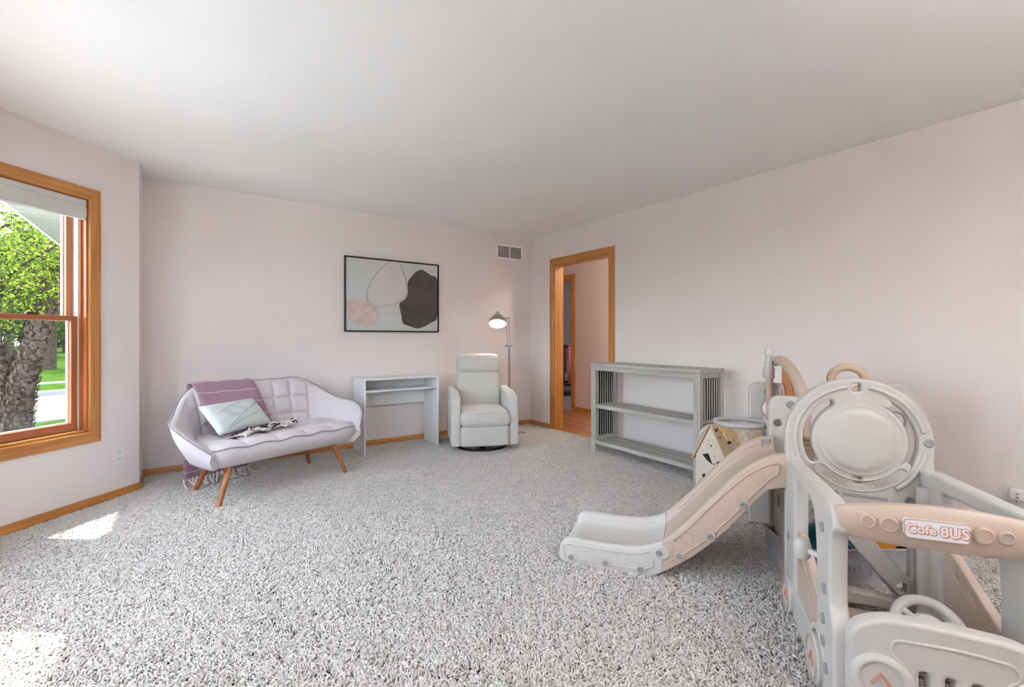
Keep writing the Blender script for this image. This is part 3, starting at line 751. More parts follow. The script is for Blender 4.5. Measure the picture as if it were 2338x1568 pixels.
# ------------------------------------------------------------------ white console desk
DK = thing('console_desk', 'white laminate console desk with open shelf against back wall', 'desk', (1.815, 4.565, 0), 0)
M_LAM = mat('white_laminate', srgb(236, 236, 236), .35)
a, d0, d1, H = .395, -.165, .165, .732
box('side_panel', -a, -a+.018, d0, d1, -.012, H-.018, M_LAM, DK, bevel=.0015); box('side_panel', a-.018, a, d0, d1, -.012, H-.018, M_LAM, DK, bevel=.0015)
box('top', -a, a, d0, d1, H-.018, H, M_LAM, DK, bevel=.0015); box('shelf', -a+.018, a-.018, d0+.02, d1-.018, .598, .614, M_LAM, DK, bevel=.0015)
box('back_panel', -a+.018, a-.018, d1-.016, d1, .425, H-.018, M_LAM, DK, bevel=.0015)

# ------------------------------------------------------------------ recliner
RC = thing('recliner', 'cream fabric swivel recliner chair beside the floor lamp', 'armchair', (2.57, 4.14, 0), rad(-24.2))
M_CRM = mat('recliner_fabric', srgb(206, 203, 196), .92, var=.04, vscale=320, bump=.25, bscale=800, bdist=.002, sheen=.2)
def cushion(name, x0, x1, y0, y1, z0, z1, r, parent, m, puff=0, n=10, tilt=None):
    """rounded box with slightly puffed faces"""
    v = []; f = []
    cx, cy, cz = (x0+x1)/2, (y0+y1)/2, (z0+z1)/2; hx, hy, hz = (x1-x0)/2, (y1-y0)/2, (z1-z0)/2
    def P(d):
        # d in [-1,1]^3 on the cube surface
        q = Vector((d[0]*hx, d[1]*hy, d[2]*hz)); c = Vector((max(-hx+r, min(hx-r, q.x)), max(-hy+r, min(hy-r, q.y)), max(-hz+r, min(hz-r, q.z))))
        e = q-c
        if e.length > 1e-6: e = e.normalized()*min(r, max(e.length, r*.999))
        p = c+e
        k = puff*(1-d[0]**2 if abs(d[0]) < 1 else 1)*(1-d[1]**2 if abs(d[1]) < 1 else 1)*(1-d[2]**2 if abs(d[2]) < 1 else 1)
        ax = max(range(3), key=lambda i: abs(d[i])); p[ax] += k*(1 if d[ax] > 0 else -1)
        p += Vector((cx, cy, cz))
        return tilt(p) if tilt else p
    g = [-1+2*i/n for i in range(n+1)]
    def warp(t): return math.copysign(abs(t)**.6, t)
    for ax in range(3):
        for s in (-1, 1):
            o = len(v)
            for i in g:
                for j in g:
                    d = [0, 0, 0]; d[ax] = s; d[(ax+1) % 3] = warp(i); d[(ax+2) % 3] = warp(j); v.append(P(d))
            for i in range(n):
                for j in range(n): f.append((o+i*(n+1)+j, o+(i+1)*(n+1)+j, o+(i+1)*(n+1)+j+1, o+i*(n+1)+j+1))
    me = bpy.data.meshes.new(name); me.from_pydata([tuple(p) for p in v], [], f)
    bm = bmesh.new(); bm.from_mesh(me); bmesh.ops.remove_doubles(bm, verts=bm.verts, dist=.0004); bmesh.ops.recalc_face_normals(bm, faces=bm.faces); bm.to_mesh(me); bm.free()
    return finish(name, me, m, parent, 180)
# arms: side profile extruded, front lower and sloping top
for sx in (-1, 1):
    prof = rpoly([(-.345, .065, .02), (.33, .065, .02), (.36, .55, .05), (.30, .60, .05), (-.20, .575, .12), (-.335, .535, .045)], 6)
    me = curve_mesh([prof], .094, .022, 3)
    MB().mesh(me, XF((sx*.288, 0, 0), (0, 1, 0), (0, 0, 1), (1, 0, 0))).build('arm', M_CRM, RC, smooth=60)
cushion('seat_cushion', -.242, .242, -.375, .24, .255, .405, .045, RC, M_CRM, .018)
cushion('footrest', -.242, .242, -.352, -.27, .062, .258, .022, RC, M_CRM, .006)
box('seat_base', -.24, .24, -.27, .30, .075, .26, M_CRM, RC)
def lean(p):
    k = (p.z-.36)*.16; return Vector((p.x*(1-.08*max(0, p.z-.4)), p.y+k, p.z))
cushion('backrest', -.238, .238, .13, .27, .36, .765, .05, RC, M_CRM, .016, tilt=lean)
cushion('headrest', -.240, .240, .115, .27, .755, .945, .045, RC, M_CRM, .010, tilt=lean)
cushion('back_shell', -.236, .236, .22, .33, .10, .90, .04, RC, M_CRM, .004, tilt=lean)
MB().tube([(.255*math.cos(2*PI*k/40), -.035+.255*math.sin(2*PI*k/40), .008) for k in range(40)], .0135, n=8, closed=True).build('swivel_base', mat('black_steel', srgb(26, 25, 26), .35, metal=.5), RC)
MB().lathe([(.07, 0), (.07, .07), (.05, .085)], 20, (0, -.035, .0)).box(-.24, .24, -.055, -.015, -.002, .014).box(-.02, .02, -.27, .2, -.002, .014).build('base_spider', MATS['black_steel'], RC)

# ------------------------------------------------------------------ floor lamp
FLP = thing('floor_lamp', 'brushed nickel floor lamp with lit tilted shade behind recliner', 'lamp', (3.165, 4.46, 0))
MB().lathe([(.125, -.012), (.125, .004), (.118, .012), (.03, .018), (.016, .03)], 32).build('base', M_METAL, FLP)
MB().tube([(-.010, 0, .015), (-.012, 0, 1.03)], .0075, n=10).build('pole', M_METAL, FLP); MB().tube([(.010, 0, .015), (.008, 0, 1.03)], .0075, n=10).build('pole', M_METAL, FLP)
MB().tube([(-.055, 0, 1.035), (.045, 0, 1.035)], .011, n=10).lathe([(.018, 1.02), (.018, 1.05)], 12).build('knuckle', M_METAL, FLP)
for dx in (-.022, .018): MB().tube([(dx, 0, 1.035), (dx-.030, 0, 1.36)], .0050, n=8).build('arm_rod', M_METAL, FLP)
MB().tube([(-.012, 0, 1.362), (-.075, -.01, 1.362), (-.125, -.02, 1.388), (-.16, -.03, 1.40)], .0065, n=8).lathe([(.013, 1.35), (.013, 1.374)], 12, (-.012, 0, 0)).build('swing_arm', M_METAL, FLP)
# shade leaning a little to the viewer
sm = Matrix.Translation((-.195, -.04, 1.335)) @ Matrix.Rotation(rad(-30), 4, Vector((.81, -.58, 0))) 
M_SHD = mat('shade_nickel', srgb(196, 190, 184), .35, metal=.85)
MB().lathe([(.108, -.055), (.104, -.030), (.088, .010), (.058, .048), (.030, .068), (.026, .070), (.026, .100), (.020, .106), (.018, .098), (.024, .066), (.054, .042), (.084, .006), (.100, -.030), (.104, -.055)], 36, m=sm).build('shade', M_SHD, FLP)
MB().lathe([(.0995, -.050), (.0995, -.046), (.09, -.042)], 32, m=sm).build('diffuser_disc', mat('lamp_glow', (1, .97, .9, 1), .4, emit=4), FLP)
sp_ = bpy.data.lights.new('bulb', 'SPOT'); sp_.energy = 2.2; sp_.spot_size = rad(150); sp_.spot_blend = .9; sp_.shadow_soft_size = .07; sp_.color = (1, .92, .82)
so = bpy.data.objects.new('bulb', sp_); COL.objects.link(so); so.parent = FLP; so.matrix_local = sm @ Matrix.Translation((0, 0, -.075))
cd = MB().tube(spline([(3.26, 4.775, .10), (3.27, 4.70, .03), (3.24, 4.58, .006), (3.22, 4.50, .006), (3.285, 4.42, .006), (3.30, 4.33, .006)], 5), .0035, n=6).build('lamp_cord', mat('cord_brown', srgb(96, 84, 78), .5))
cd.parent = FLP; cd.matrix_parent_inverse = Matrix.Translation((-3.165, -4.46, 0))

# added fill uplight behind the viewpoint, brightens the ceiling and right side
TC = thing('fill_uplight', 'added tall nickel torchiere, unseen fill uplight by the rear wall', 'lamp', (1.6, -1.30, 0))
MB().lathe([(.14, -.012), (.14, .01), (.03, .022), (.012, .04)], 32).build('base', M_METAL, TC)
MB().lathe([(.011, .03), (.011, 1.66)], 12).build('pole', M_METAL, TC)
MB().lathe([(.012, 1.65), (.04, 1.66), (.12, 1.70), (.165, 1.745), (.160, 1.745), (.115, 1.706), (.035, 1.668), (.001, 1.664)], 32).build('bowl', M_SHD, TC)
tl = bpy.data.lights.new('bulb', 'SPOT'); tl.energy = 44; tl.spot_size = rad(165); tl.spot_blend = .6; tl.shadow_soft_size = .06; tl.color = (.98, 1, 1.03)
to = bpy.data.objects.new('bulb', tl); COL.objects.link(to); to.parent = TC; to.location = (0, 0, 1.75); to.rotation_euler = (PI, 0, 0)

# ------------------------------------------------------------------ slatted bookshelf
A = Vector((3.333, 3.285)); Bp = Vector((3.268, 2.05)); L = (A-Bp).length
rz = math.atan2((A-Bp).y, (A-Bp).x)     # local x runs from the near end to the far end
BS = thing('bookshelf', 'weathered grey wooden bookshelf with slatted ends by the doorway', 'bookshelf', (Bp.x, Bp.y, 0), rz)
GW = [wood('greywash_%s' % 'xyz'[i], srgb(160, 156, 147), srgb(196, 193, 184), i, 26, .6, 0) for i in range(3)]
D = .315; H = .878; pw = .062   # local y<0 is towards the wall
for x in (0, L-pw):
    for y in (-.045, -D): box('post', x, x+pw, y, y+.045, -.012, H-.030, GW[2], BS, bevel=.003)
    box('end_rail', x+.012, x+pw-.012, -D+.045, -.045, H-.072, H-.030, GW[1], BS, bevel=.002); box('end_rail', x+.012, x+pw-.012, -D+.045, -.045, .105, .155, GW[1], BS, bevel=.002)
    for k in range(7):
        y = -.050-(k+.5)*(D-.095)/7
        box('slat', x+.025, x+pw-.025, y-.0066, y+.0066, .155, H-.072, GW[2], BS, bevel=.0015)
    box('dark_panel', x+.0285, x+pw-.0285, -D+.045, -.045, .15, H-.068, mat('slat_gap_dark', srgb(38, 34, 32), .9), BS)  # dark sheet in the middle of the slats, makes the gaps black
box('top', -.004, L+.004, -D-.004, .004, H-.030, H, GW[0], BS, bevel=.003)
box('apron', pw, L-pw, -.018, -.002, H-.072, H-.030, GW[0], BS, bevel=.002)
for z in (.115, .470):
    box('shelf', pw*.2, L-pw*.2, -D+.012, -.010, z-.020, z, GW[0], BS, bevel=.002); box('shelf_edge', pw, L-pw, -.020, -.001, z-.034, z+.002, GW[0], BS, bevel=.002)

# ------------------------------------------------------------------ toddler playset (bus, slide, climbing frame)
TO = (2.107, .919, 0); TR = math.atan2(-.835, .55)
PS = thing('toddler_playset', 'large white and taupe plastic play set with slide, bus and basketball hoop', 'playset', TO, TR)
def FAB(b, z0=0): return XF((0, b, z0), (1, 0, 0), (0, 0, 1), (0, -1, 0))      # drawing plane: x=a, y=z, facing the viewer (-b)
def SIDE(a): return XF((a, 0, 0), (0, -1, 0), (0, 0, 1), (-1, 0, 0))           # drawing plane: x=-b, y=z, facing -a
# shared bolt
bm_ = MB().lathe([(.0145, 0), (.0145, .003), (.0115, .0055), (.0105, .0035), (.006, .0035), (.005, .0015), (.001, .0015)], 18).build('bolt', M_BOLT); BOLT = bm_.data
bpy.data.objects.remove(bm_)
def bolt(parent, a, b, z, face='-b', s=1.0):
    rot = {'-b': (PI/2, 0, 0), '-a': (0, -PI/2, 0), '+a': (0, PI/2, 0)}[face]
    return inst('bolt', BOLT, parent, (a, b, z), rot, (s, s, s))
def ridge(name, pts, r, parent, m, closed=False, flat=1): return MB().tube(pts, r, n=8, closed=closed).build(name, m, parent, smooth=180)

# arch panel behind the bus
CA, CZ, RA = .2525, .703, .2535
outl = [(-.001, 0), ]+[(0, .62)]+arc(CA, CZ, RA, 180, 0, 40)+[(.506, .62), (.506, 0), (.44, 0), (.44, .035), (.06, .035), (.06, 0)]
holes = [crescent(CA+.008, CZ, .165, .198, 124, 208), crescent(CA+.008, CZ, .165, .198, 58, -30),
         rpoly([(.238, .905, .006), (.268, .905, .006), (.268, .937, .006), (.238, .937, .006)], 3), rpoly([(.240, .528, .006), (.270, .528, .006), (.270, .556, .006), (.240, .556, .006)], 3),
         rpoly([(.052, .43, .02), (.118, .43, .02), (.395, .072, .02), (.052, .105, .02)], 4), rpoly([(.285, .335, .015), (.432, .335, .02), (.432, .162, .015)], 4),
         rpoly([(.388, .112, .004), (.420, .112, .004), (.420, .148, .004), (.388, .148, .004)], 3)]
AP = panel('arch_panel', [outl]+holes, .05, .007, FAB(.025), M_PLW, PS)
yb = -.001
ridge('raised_ring', [(x, yb, z) for x, z in arc(CA+.003, CZ, .222, 100, 205, 26)], .008, AP, M_PLW)
ridge('raised_ring', [(x, yb, z) for x, z in arc(CA+.003, CZ, .222, 80, 12, 20)], .008, AP, M_PLW)
ridge('raised_ring', [(x, yb, z) for x, z in arc(CA+.003, CZ, .222, -8, -55, 16)], .008, AP, M_PLW)
MB().lathe([(.145, -.002), (.141, .004), (.128, .003), (.120, .009), (.100, .012), (.001, .012)], 48, m=Matrix.Rotation(PI/2, 4, 'X')).build('raised_disc', M_PLW, AP, smooth=60).location = (CA+.010, 0, CZ+.003)
band = crescent(CA+.008, CZ, .160, .203, 222, 320, 20)
ridge('text_border', [(x, yb, z) for x, z in band], .0032, AP, M_PLW, closed=True)
def arc_text(txt, cx, cz, r, a0, a1, size, parent, mtl, b):
    mb = MB()
    for i, ch_ in enumerate(txt):
        a = rad(a0+(a1-a0)*i/(len(txt)-1)); me = text_mesh(ch_, size, .004, .0006)
        ux = Vector((-math.sin(a), 0, math.cos(a))); uy = Vector((-math.cos(a), 0, -math.sin(a)))
        mb.mesh(me, XF((cx+r*math.cos(a), b, cz+r*math.sin(a)), ux, uy, (0, -1, 0)))
    return mb.build('embossed_text', mtl, parent, smooth=0)
arc_text('CIQNLY', CA+.008, CZ, .181, 231, 256, .030, AP, M_PLW, -.001); arc_text('GBMIS', CA+.008, CZ, .181, 284, 309, .030, AP, M_PLW, -.001)
panel('slot_insert', [rpoly([(.205, .476, .006), (.356, .470, .006), (.356, .482, .006), (.205, .488, .006)])], .004, .001, FAB(-.001), M_BOLT, AP)
for a, z in ((.028, .587), (.487, .712), (.142, .475), (.424, .480)): bolt(AP, a, 0, z, s=1.15)
bolt(AP, .180, 0, .482, s=.7)
# lower strut relief
ridge('raised_edge', [(.13, yb, .42), (.27, yb, .245), (.385, yb, .10)], .004, AP, M_PLW)

# slide
TOP = [(-1.008, .041), (-.996, .085), (-.962, .117), (-.90, .119), (-.826, .117), (-.699, .118), (-.617, .127), (-.535, .153), (-.484, .191), (-.392, .286), (-.304, .390), (-.217, .488), (-.134, .567), (-.073, .605), (-.013, .624), (.012, .628)]
BOT = [(-1.008, .036), (-.999, .010), (-.970, -.010), (-.90, -.011), (-.774, -.011), (-.660, -.010), (-.601, -.008), (-.553, .003), (-.478, .047), (-.392, .109), (-.304, .190), (-.217, .287), (-.134, .392), (-.093, .439), (-.064, .465), (.012, .486)]
def lerp_poly(P, x):
    for i in range(len(P)-1):
        if P[i][0] <= x <= P[i+1][0]:
            t = (x-P[i][0])/(P[i+1][0]-P[i][0]+1e-9); return P[i][1]*(1-t)+P[i+1][1]*t
    return P[0][1] if x < P[0][0] else P[-1][1]
TS = [tuple(q) for q in spline(TOP, 6)]; BSL = [tuple(q) for q in spline(BOT, 6)]
NB, FB = .002, .425
def slide_part(name, a0, a1, n, m):
    rings = []
    for i in range(n+1):
        a = a0+(a1-a0)*i/n; zt = lerp_poly(TS, a); zb = lerp_poly(BSL, a); h = zt-zb
        bed = zt-min(.062, h*.55); lo = max(zb+.004, bed-.022); w = .040
        pr = [(NB, zb), (NB, zt-.014), (NB+.005, zt-.004), (NB+.014, zt), (NB+.028, zt), (NB+w-.004, zt-.006), (NB+w+.003, zt-.018), (NB+w+.010, bed+.010), (NB+w+.026, bed),
              (FB-w-.026, bed), (FB-w-.010, bed+.010), (FB-w-.003, zt-.018), (FB-w+.004, zt-.006), (FB-.028, zt), (FB-.014, zt), (FB-.005, zt-.004), (FB, zt-.014), (FB, zb),
              (FB-.012, zb), (FB-.012, lo), (NB+.012, lo), (NB+.012, zb)]
        rings.append([(a, y, z) for y, z in pr])
    return MB().loft(rings).build(name, m, PS, smooth=50)
SL = slide_part('slide_lower', -1.007, -.507, 44, M_PLW)
SU = slide_part('slide_upper', -.505, .010, 40, M_PLT)
# joint lobe overlapping the seam
MB().lathe([(.032, -.003), (.032, .004), (.028, .007)], 24, m=Matrix.Rotation(PI/2, 4, 'X')).build('hinge_lobe', M_PLW, SL).location = (-.505, NB+.001, .118)
MB().lathe([(.027, -.002), (.027, .003), (.024, .005)], 24, m=Matrix.Rotation(-PI/2, 4, 'X')).build('hinge_lobe', M_LAV, SL).location = (-.520, FB-.041, .105)
def off(P, dz): return [(a, NB-.0005, z+dz) for a, z in P]
ridge('relief_line', off([p for p in TS if -.985 < p[0] < -.55], -.030), .0035, SL, M_PLW)
ridge('relief_line', [(-.985, NB, .085), (-.982, NB, .05), (-.975, NB, .03), (-.960, NB, .020)], .0035, SL, M_PLW)
ridge('relief_line', [(-.955+.02, NB, .020), (-.80, NB, .020), (-.60, NB, .022), (-.548, NB, .045), (-.545, NB, .08)], .0035, SL, M_PLW)
ridge('relief_line', off([p for p in TS if -.47 < p[0] < -.03], -.035), .0045, SU, M_PLT)
ridge('relief_line', off([p for p in BSL if -.47 < p[0] < -.10], .035)+[(-.06, NB, .515), (-.03, NB, .535), (-.025, NB, .58)], .0045, SU, M_PLT)
ridge('relief_line', [(-.47, NB, lerp_poly(TS, -.47)-.035), (-.455, NB, .12), (-.44, NB, .10)], .0045, SU, M_PLT)
ridge('relief_line', [(a, FB-.043, z-.030) for a, z in TS if -.45 < a < -.06], .004, SU, M_PLT)
ridge('relief_line', [(a, FB-.043, z-.028) for a, z in TS if -.975 < a < -.56], .003, SL, M_PLW)
for a, z, P_, m in ((-.940, .028, SL, M_PLW), (-.770, .026, SL, M_PLW), (-.605, .026, SL, M_PLW), (-.432, .118, SU, M_PLT), (-.300, .228, SU, M_PLT), (-.166, .388, SU, M_PLT)):
    MB().lathe([(.026, -.003), (.024, .004), (.018, .006), (.001, .006)], 24, m=Matrix.Rotation(PI/2, 4, 'X')).build('bolt_boss', m, P_).location = (a, NB, z)
    bolt(P_, a, NB-.006, z, s=.95)
bolt(SL, -.520, NB-.006, .118, s=1.0)
for a, z, P_, m in ((-.85, .055, SL, M_PLW), (-.69, .058, SL, M_PLW), (-.395, .20, SU, M_PLT), (-.255, .335, SU, M_PLT), (-.105, .515, SU, M_PLT)):
    ridge('round_mark', [(x, NB, zz) for x, zz in circ(a, z, .026, 24)], .0016, P_, m, closed=True)
MB().box(-.040, -.004, FB-.047, FB-.043, .575, .605).build('square_socket', M_BOLT, SU)
ridge('socket_rim', [(-.042, FB-.045, .573), (-.042, FB-.045, .607), (-.002, FB-.045, .607), (-.002, FB-.045, .573)], .005, SU, M_PLT, closed=True)

# platform and its boards
box('platform', .012, .495, .055, .43, .455, .478, M_PLT, PS, bevel=.006)
bd = [rpoly([(-.435, 0, .01), (-.055, 0, .01), (-.055, .455, .01), (-.435, .455, .01)]), circ(-.13, .33, .030), circ(-.30, .33, .030), circ(-.13, .20, .022), circ(-.33, .20, .018), rpoly([(-.38, .06, .02), (-.12, .06, .02), (-.12, .13, .02), (-.38, .13, .02)])]
panel('side_board', bd, .022, .005, SIDE(.030), M_PLT, PS)
BPN = panel('rear_panel', [rpoly([(0, 0, .01), (.135, 0, .01), (.135, .826, .02), (0, .826, .055)], 8), circ(.042, .685, .019), circ(.105, .62, .022)], .045, .008, FAB(.4625), M_PLW, PS)
bolt(BPN, .095, .440, .786, s=1.25)
# second bay of the frame, with hoop, telescope, rail and arch
BP2 = panel('rear_panel', [rpoly([(-.045, 0, .01), (.14, 0, .01), (.14, .855, .02), (-.045, .855, .055)], 8), circ(.075, .70, .050), circ(.05, .545, .022)], .045, .008, FAB(.90), M_PLW, PS)
bolt(BP2, .045, .877, .545, s=1.4); bolt(BP2, .048, .877, .80, s=.9)
for a in (.395, .53): MB().tube([(a, .905, .30), (a, .905, .86)], .016, n=12).build('ring_post', M_PLW, PS)
box('rear_platform', .0, .495, .49, .88, .43, .453, M_PLT, PS, bevel=.006)
panel('wing_panel', [rpoly([(.52, 0, .01), (.83, 0, .01), (.83, .70, .10), (.76, .86, .09), (.66, .872, .06), (.52, .80, .02)], 8), circ(.68, .66, .05)], .045, .010, FAB(.90), M_PLW, PS)
sb = box('slat_board', .085, .50, .862, .872, .30, .56, M_PLT, PS)
for k in range(9): box('slat', .085, .50, .852, .862, .305+k*.028, .305+k*.028+.022, mat('slat_brown', srgb(176, 158, 140), .5), sb, bevel=.002)
TSC = MB().lathe([(.030, .885), (.032, .890), (.032, .945), (.028, .950), (.025, .955), (.022, .985), (.017, 1.005), (.016, 1.022), (.023, 1.026), (.024, 1.055), (.021, 1.060)], 24, (.058, .86, 0)).build('telescope', M_PLW, PS)
MB().tube([(.075, .855, .995), (.112, .85, 1.0)], [.008, .013], n=10).build('telescope_eyepiece', M_PLW, TSC)
MB().lathe([(.020, .46), (.020, .888)], 18, (.062, .855, 0)).build('telescope_pole', M_PLT, PS)
P = spline([(.10, .90, .985), (.118, .80, .992), (.140, .68, .95), (.160, .58, .87), (.168, .52, .78), (.170, .50, .60)], 6)
MB().tube(P, .030, n=14).build('arch_rail', M_PLT, PS, smooth=180)
panel('arch_back', [[(-q.y, q.z-.028) for q in P[3:]]+[(-.50, .60), (-.86, .60)]], .012, .002, XF((.132, 0, 0), (0, -1, 0), (0, 0, 1), (-1, 0, 0)), mat('toy_orange', srgb(206, 132, 84), .5), PS)
panel('rainbow_mark', [[(-.86, .62)]+[(-.86+.0+x, z) for x, z in ()]+arc(-.80, .80, .055, 180, 0, 12)+[(-.745, .62), (-.765, .62)]+arc(-.80, .80, .032, 0, 180, 12)+[(-.835, .62)]], .006, .001, XF((.120, 0, 0), (0, -1, 0), (0, 0, 1), (-1, 0, 0)), mat('toy_pink', srgb(226, 200, 204), .5), PS)
RG = MB().tube([(.465+.082*math.cos(2*PI*k/32), .905, .885+.072*math.sin(2*PI*k/32)) for k in range(32)], .022, n=12, closed=True).build('ring_handle', mat('toy_tan', srgb(206, 186, 158), .45), PS, smooth=180)
# hoop with net
HC_ = Vector((-.122, .58, .655)); HRX = .128
hp = MB().tube([(HC_.x+HRX*math.cos(2*PI*k/48), HC_.y+HRX*math.sin(2*PI*k/48), HC_.z) for k in range(48)], .0140, n=10, closed=True)
hp.box(-.01, .025, .55, .61, .640, .668)
HP = hp.build('hoop', mat('hoop_grey', srgb(172, 170, 172), .35), PS, smooth=60)
box('hoop_bracket', -.005, .03, .47, .63, .62, .69, M_PLW, PS, bevel=.006)
mn = mat('net_yellow', srgb(226, 186, 128), .7); rs = random.Random(4)
for k in range(12):
    a0 = 2*PI*k/12
    for sgn in (1, -1):
        Q = [HC_+Vector((math.cos(a0+sgn*j*.26)*HRX*(1-.16*j), math.sin(a0+sgn*j*.26)*HRX*(1-.16*j), -.012-.030*j+rs.uniform(-.006, .006))) for j in range(4)]
        MB().tube(Q, .0022, n=5).build('net_cord', mn, HP)
for k in range(8):
    a0 = 2*PI*k/8; q0 = HC_+Vector((math.cos(a0)*(HRX+.004), math.sin(a0)*(HRX+.004), .006))
    MB().tube([q0+Vector((0, 0, -.016)), q0+Vector((math.cos(a0)*.006, math.sin(a0)*.006, .0)), HC_+Vector((math.cos(a0)*(HRX-.012), math.sin(a0)*(HRX-.012), .011))], .0018, n=5).build('net_clip', M_PLW, HP)

# bus: sides
so_ = rpoly([(.0, 0, .01), (.0, .60, .02), (.04, .618, .03), (.30, .628, .1), (.60, .640, .05), (.675, .628, .03), (.690, .565, .015), (.650, .545, .02), (.640, .40, .06), (.648, .32, .03), (.690, .285, .02), (.690, 0, .02), (.60, 0, .0)], 5)
wh_ = rpoly([(.165, .13, .02), (.165, .565, .02), (.40, .580, .04), (.470, .545, .04), (.500, .42, .06), (.500, .13, .02)], 5)
def bus_side(a, face):
    sgn = -1 if face == '-a' else 1
    s = panel('bus_side', [so_, wh_], .050, .011, SIDE(a), M_PLW, PS)
    dm = XF((a, 0, 0), (0, -1, 0), (0, 0, 1), (-1, 0, 0))
    dl = rpoly([(.160, .10, .01), (.160, .365, .03), (.205, .372, .03), (.505, .245, .04), (.505, .10, .01)], 5)
    hl = rpoly([(.235, .318, .012), (.355, .268, .012), (.347, .248, .012), (.227, .298, .012)], 4)
    d = panel('door', [dl, hl], .028, .006, dm, M_PLT, s)
    x = a+sgn*.015
    ridge('door_groove', [(x, -.185, .295), (x, -.47, .155)], .005, d, M_PLT); ridge('door_groove', [(x, -.185, .275), (x, -.44, .135)], .004, d, M_PLT)
    ridge('door_groove', [(x, -.175, .345), (x, -.22, .352), (x, -.47, .248), (x, -.49, .225), (x, -.49, .13)], .003, d, M_PLT)
    for (b, r) in ((-.092, .070), (-.510, .078)):
        wl = MB().lathe([(r, -.004), (r, .012), (r-.006, .017), (.001, .017)], 32, m=Matrix.Rotation(sgn*PI/2, 4, 'Y')).build('wheel', M_PLW, s); wl.location = (a+sgn*.024, b, r+.006)
        q = MB(); rr = r*.80
        q.tube([(0, rr*math.cos(2*PI*k/40), rr*math.sin(2*PI*k/40)) for k in range(40)], .0045, n=6, closed=True); o = q.build('wheel_ring', M_PLT, wl, smooth=180); o.location = (sgn*.018, 0, 0)
        o = MB().tube([(0, -.022, -.018), (0, 0, .018), (0, .022, -.018)], .0035, n=6).build('chevron_mark', M_TAN, wl); o.location = (sgn*.018, 0, 0)
    for (b, z) in ((-.575, .535), (-.600, .355), (-.585, .255), (-.585, .185), (-.615, .12), (-.05, .30)): bolt(s, a+sgn*.025, b, z, face, 1.1)
    # arch above the wheels
    ridge('wheel_arch', [(a+sgn*.020, -.510+.092*math.cos(rad(t)), .085+.092*math.sin(rad(t))) for t in range(10, 171, 10)], .010, s, M_PLW)
    return s
LSD = bus_side(.025, '-a'); RSD = bus_side(.482, '+a')
# mirror
def mirror(a, sgn, par):
    o = cushion('mirror', a-.024, a+.024, -.474, -.424, .375, .445, .020, par, M_PLW, .003, 8)
    MB().tube([(a, -.45, .41), (.030, -.515, .41)], .010, n=8).build('mirror_stalk', M_PLW, par)
mirror(-.030, -1, LSD)
# curved posts joining the sides to the arch panel
for s, a in ((LSD, .035), (RSD, .470)):
    MB().tube(spline([(a, -.012, .60), (a, -.05, .612), (a, -.09, .60)], 4), .018, n=10).build('joint', M_PLW, s, smooth=180)
# rear posts inside the right side
MB().tube(spline([(.455, -.055, .55), (.455, -.055, .30), (.455, -.060, .14), (.450, -.10, .02)], 5), [.028]*11+[.030, .034, .040, .046, .05], n=14).build('inner_post', M_PLW, RSD, smooth=180)

# bus: windscreen beam
def bulge(a): t = (a-.253)/.25; return -.672-.020*(1-t*t)
rings = []
for i in range(37):
    a = .004+.498*i/36; t = (a-.253)/.25; zt = .664-.034*t*t; zb = .546+.012*t*t; b = bulge(a); e = .012 if i in (0, 36) else 0
    rings.append([(a, b+e, zb+e*.5), (a, b-.010+e, (zb+.012)), (a, b-.014+e, (zb+zt)/2), (a, b-.008+e, zt-.014), (a, b+.004+e, zt-e*.5), (a, b+.030, zt-.002-e*.5), (a, b+.036, zt-.016), (a, b+.036, zb+.010), (a, b+.028, zb+e*.5)])
BM = MB().loft(rings).build('windscreen_beam', M_PLT, PS, smooth=50)
for a, r in ((.080, .020), (.127, .024), (.327, .024), (.374, .019)):
    dn = math.atan(.02*2*(a-.253)/.25**2)
    o = MB().lathe([(r, -.004), (r*.93, .005), (r*.74, .008), (r*.70, .005), (.001, .006)], 24, m=Matrix.Rotation(-dn*0, 4, 'Z') @ Matrix.Rotation(PI/2, 4, 'X')).build('round_button', M_PLT, BM); o.location = (a, bulge(a)-.013, .608); o.rotation_euler = (0, 0, dn)
sg_o = [rpoly([(-.069, -.0255, .012), (.069, -.0255, .012), (.073, .0255, .012), (-.073, .0255, .012)], 5)]
sgn_ = bpy.data.objects.new('sign_plate', None); bpy.data.objects.remove(sgn_)
ac = .228; bs = bulge(ac)-.016; smx = XF((ac, bs, .608), (1, 0, 0), (0, 0, 1), (0, -1, 0))
SG = panel('sign_plate', sg_o, .010, .002, smx, mat('sign_white', srgb(240, 238, 240), .35), BM)
ridge('sign_border', [(ac+x*.99, bs-.0045, .608+z*.99) for x, z in sg_o[0]], .0014, SG, mat('sign_outline', srgb(176, 152, 142), .5), closed=True)
t1 = text_mesh('Cofe', .033, .0014, .0022, .98); t2 = text_mesh('8US', .037, .0014, .0024, .98)
t1w = text_mesh('Cofe', .033, .0014, .0008, .98); t2w = text_mesh('8US', .037, .0014, .0008, .98)
md_ = mat('sign_shadow', srgb(192, 140, 122), .5); mw_ = mat('sign_letter', srgb(240, 234, 230), .5)
MB().mesh(t1, XF((ac-.0345, bs-.0052, .608), (1, 0, 0), (0, 0, 1), (0, -1, 0))).mesh(t2, XF((ac+.0365, bs-.0052, .607), (1, 0, 0), (0, 0, 1), (0, -1, 0))).mesh(t1, XF((ac-.0325, bs-.0051, .6060), (1, 0, 0), (0, 0, 1), (0, -1, 0))).mesh(t2, XF((ac+.0385, bs-.0051, .6050), (1, 0, 0), (0, 0, 1), (0, -1, 0))).build('lettering_outline', md_, SG, smooth=0)
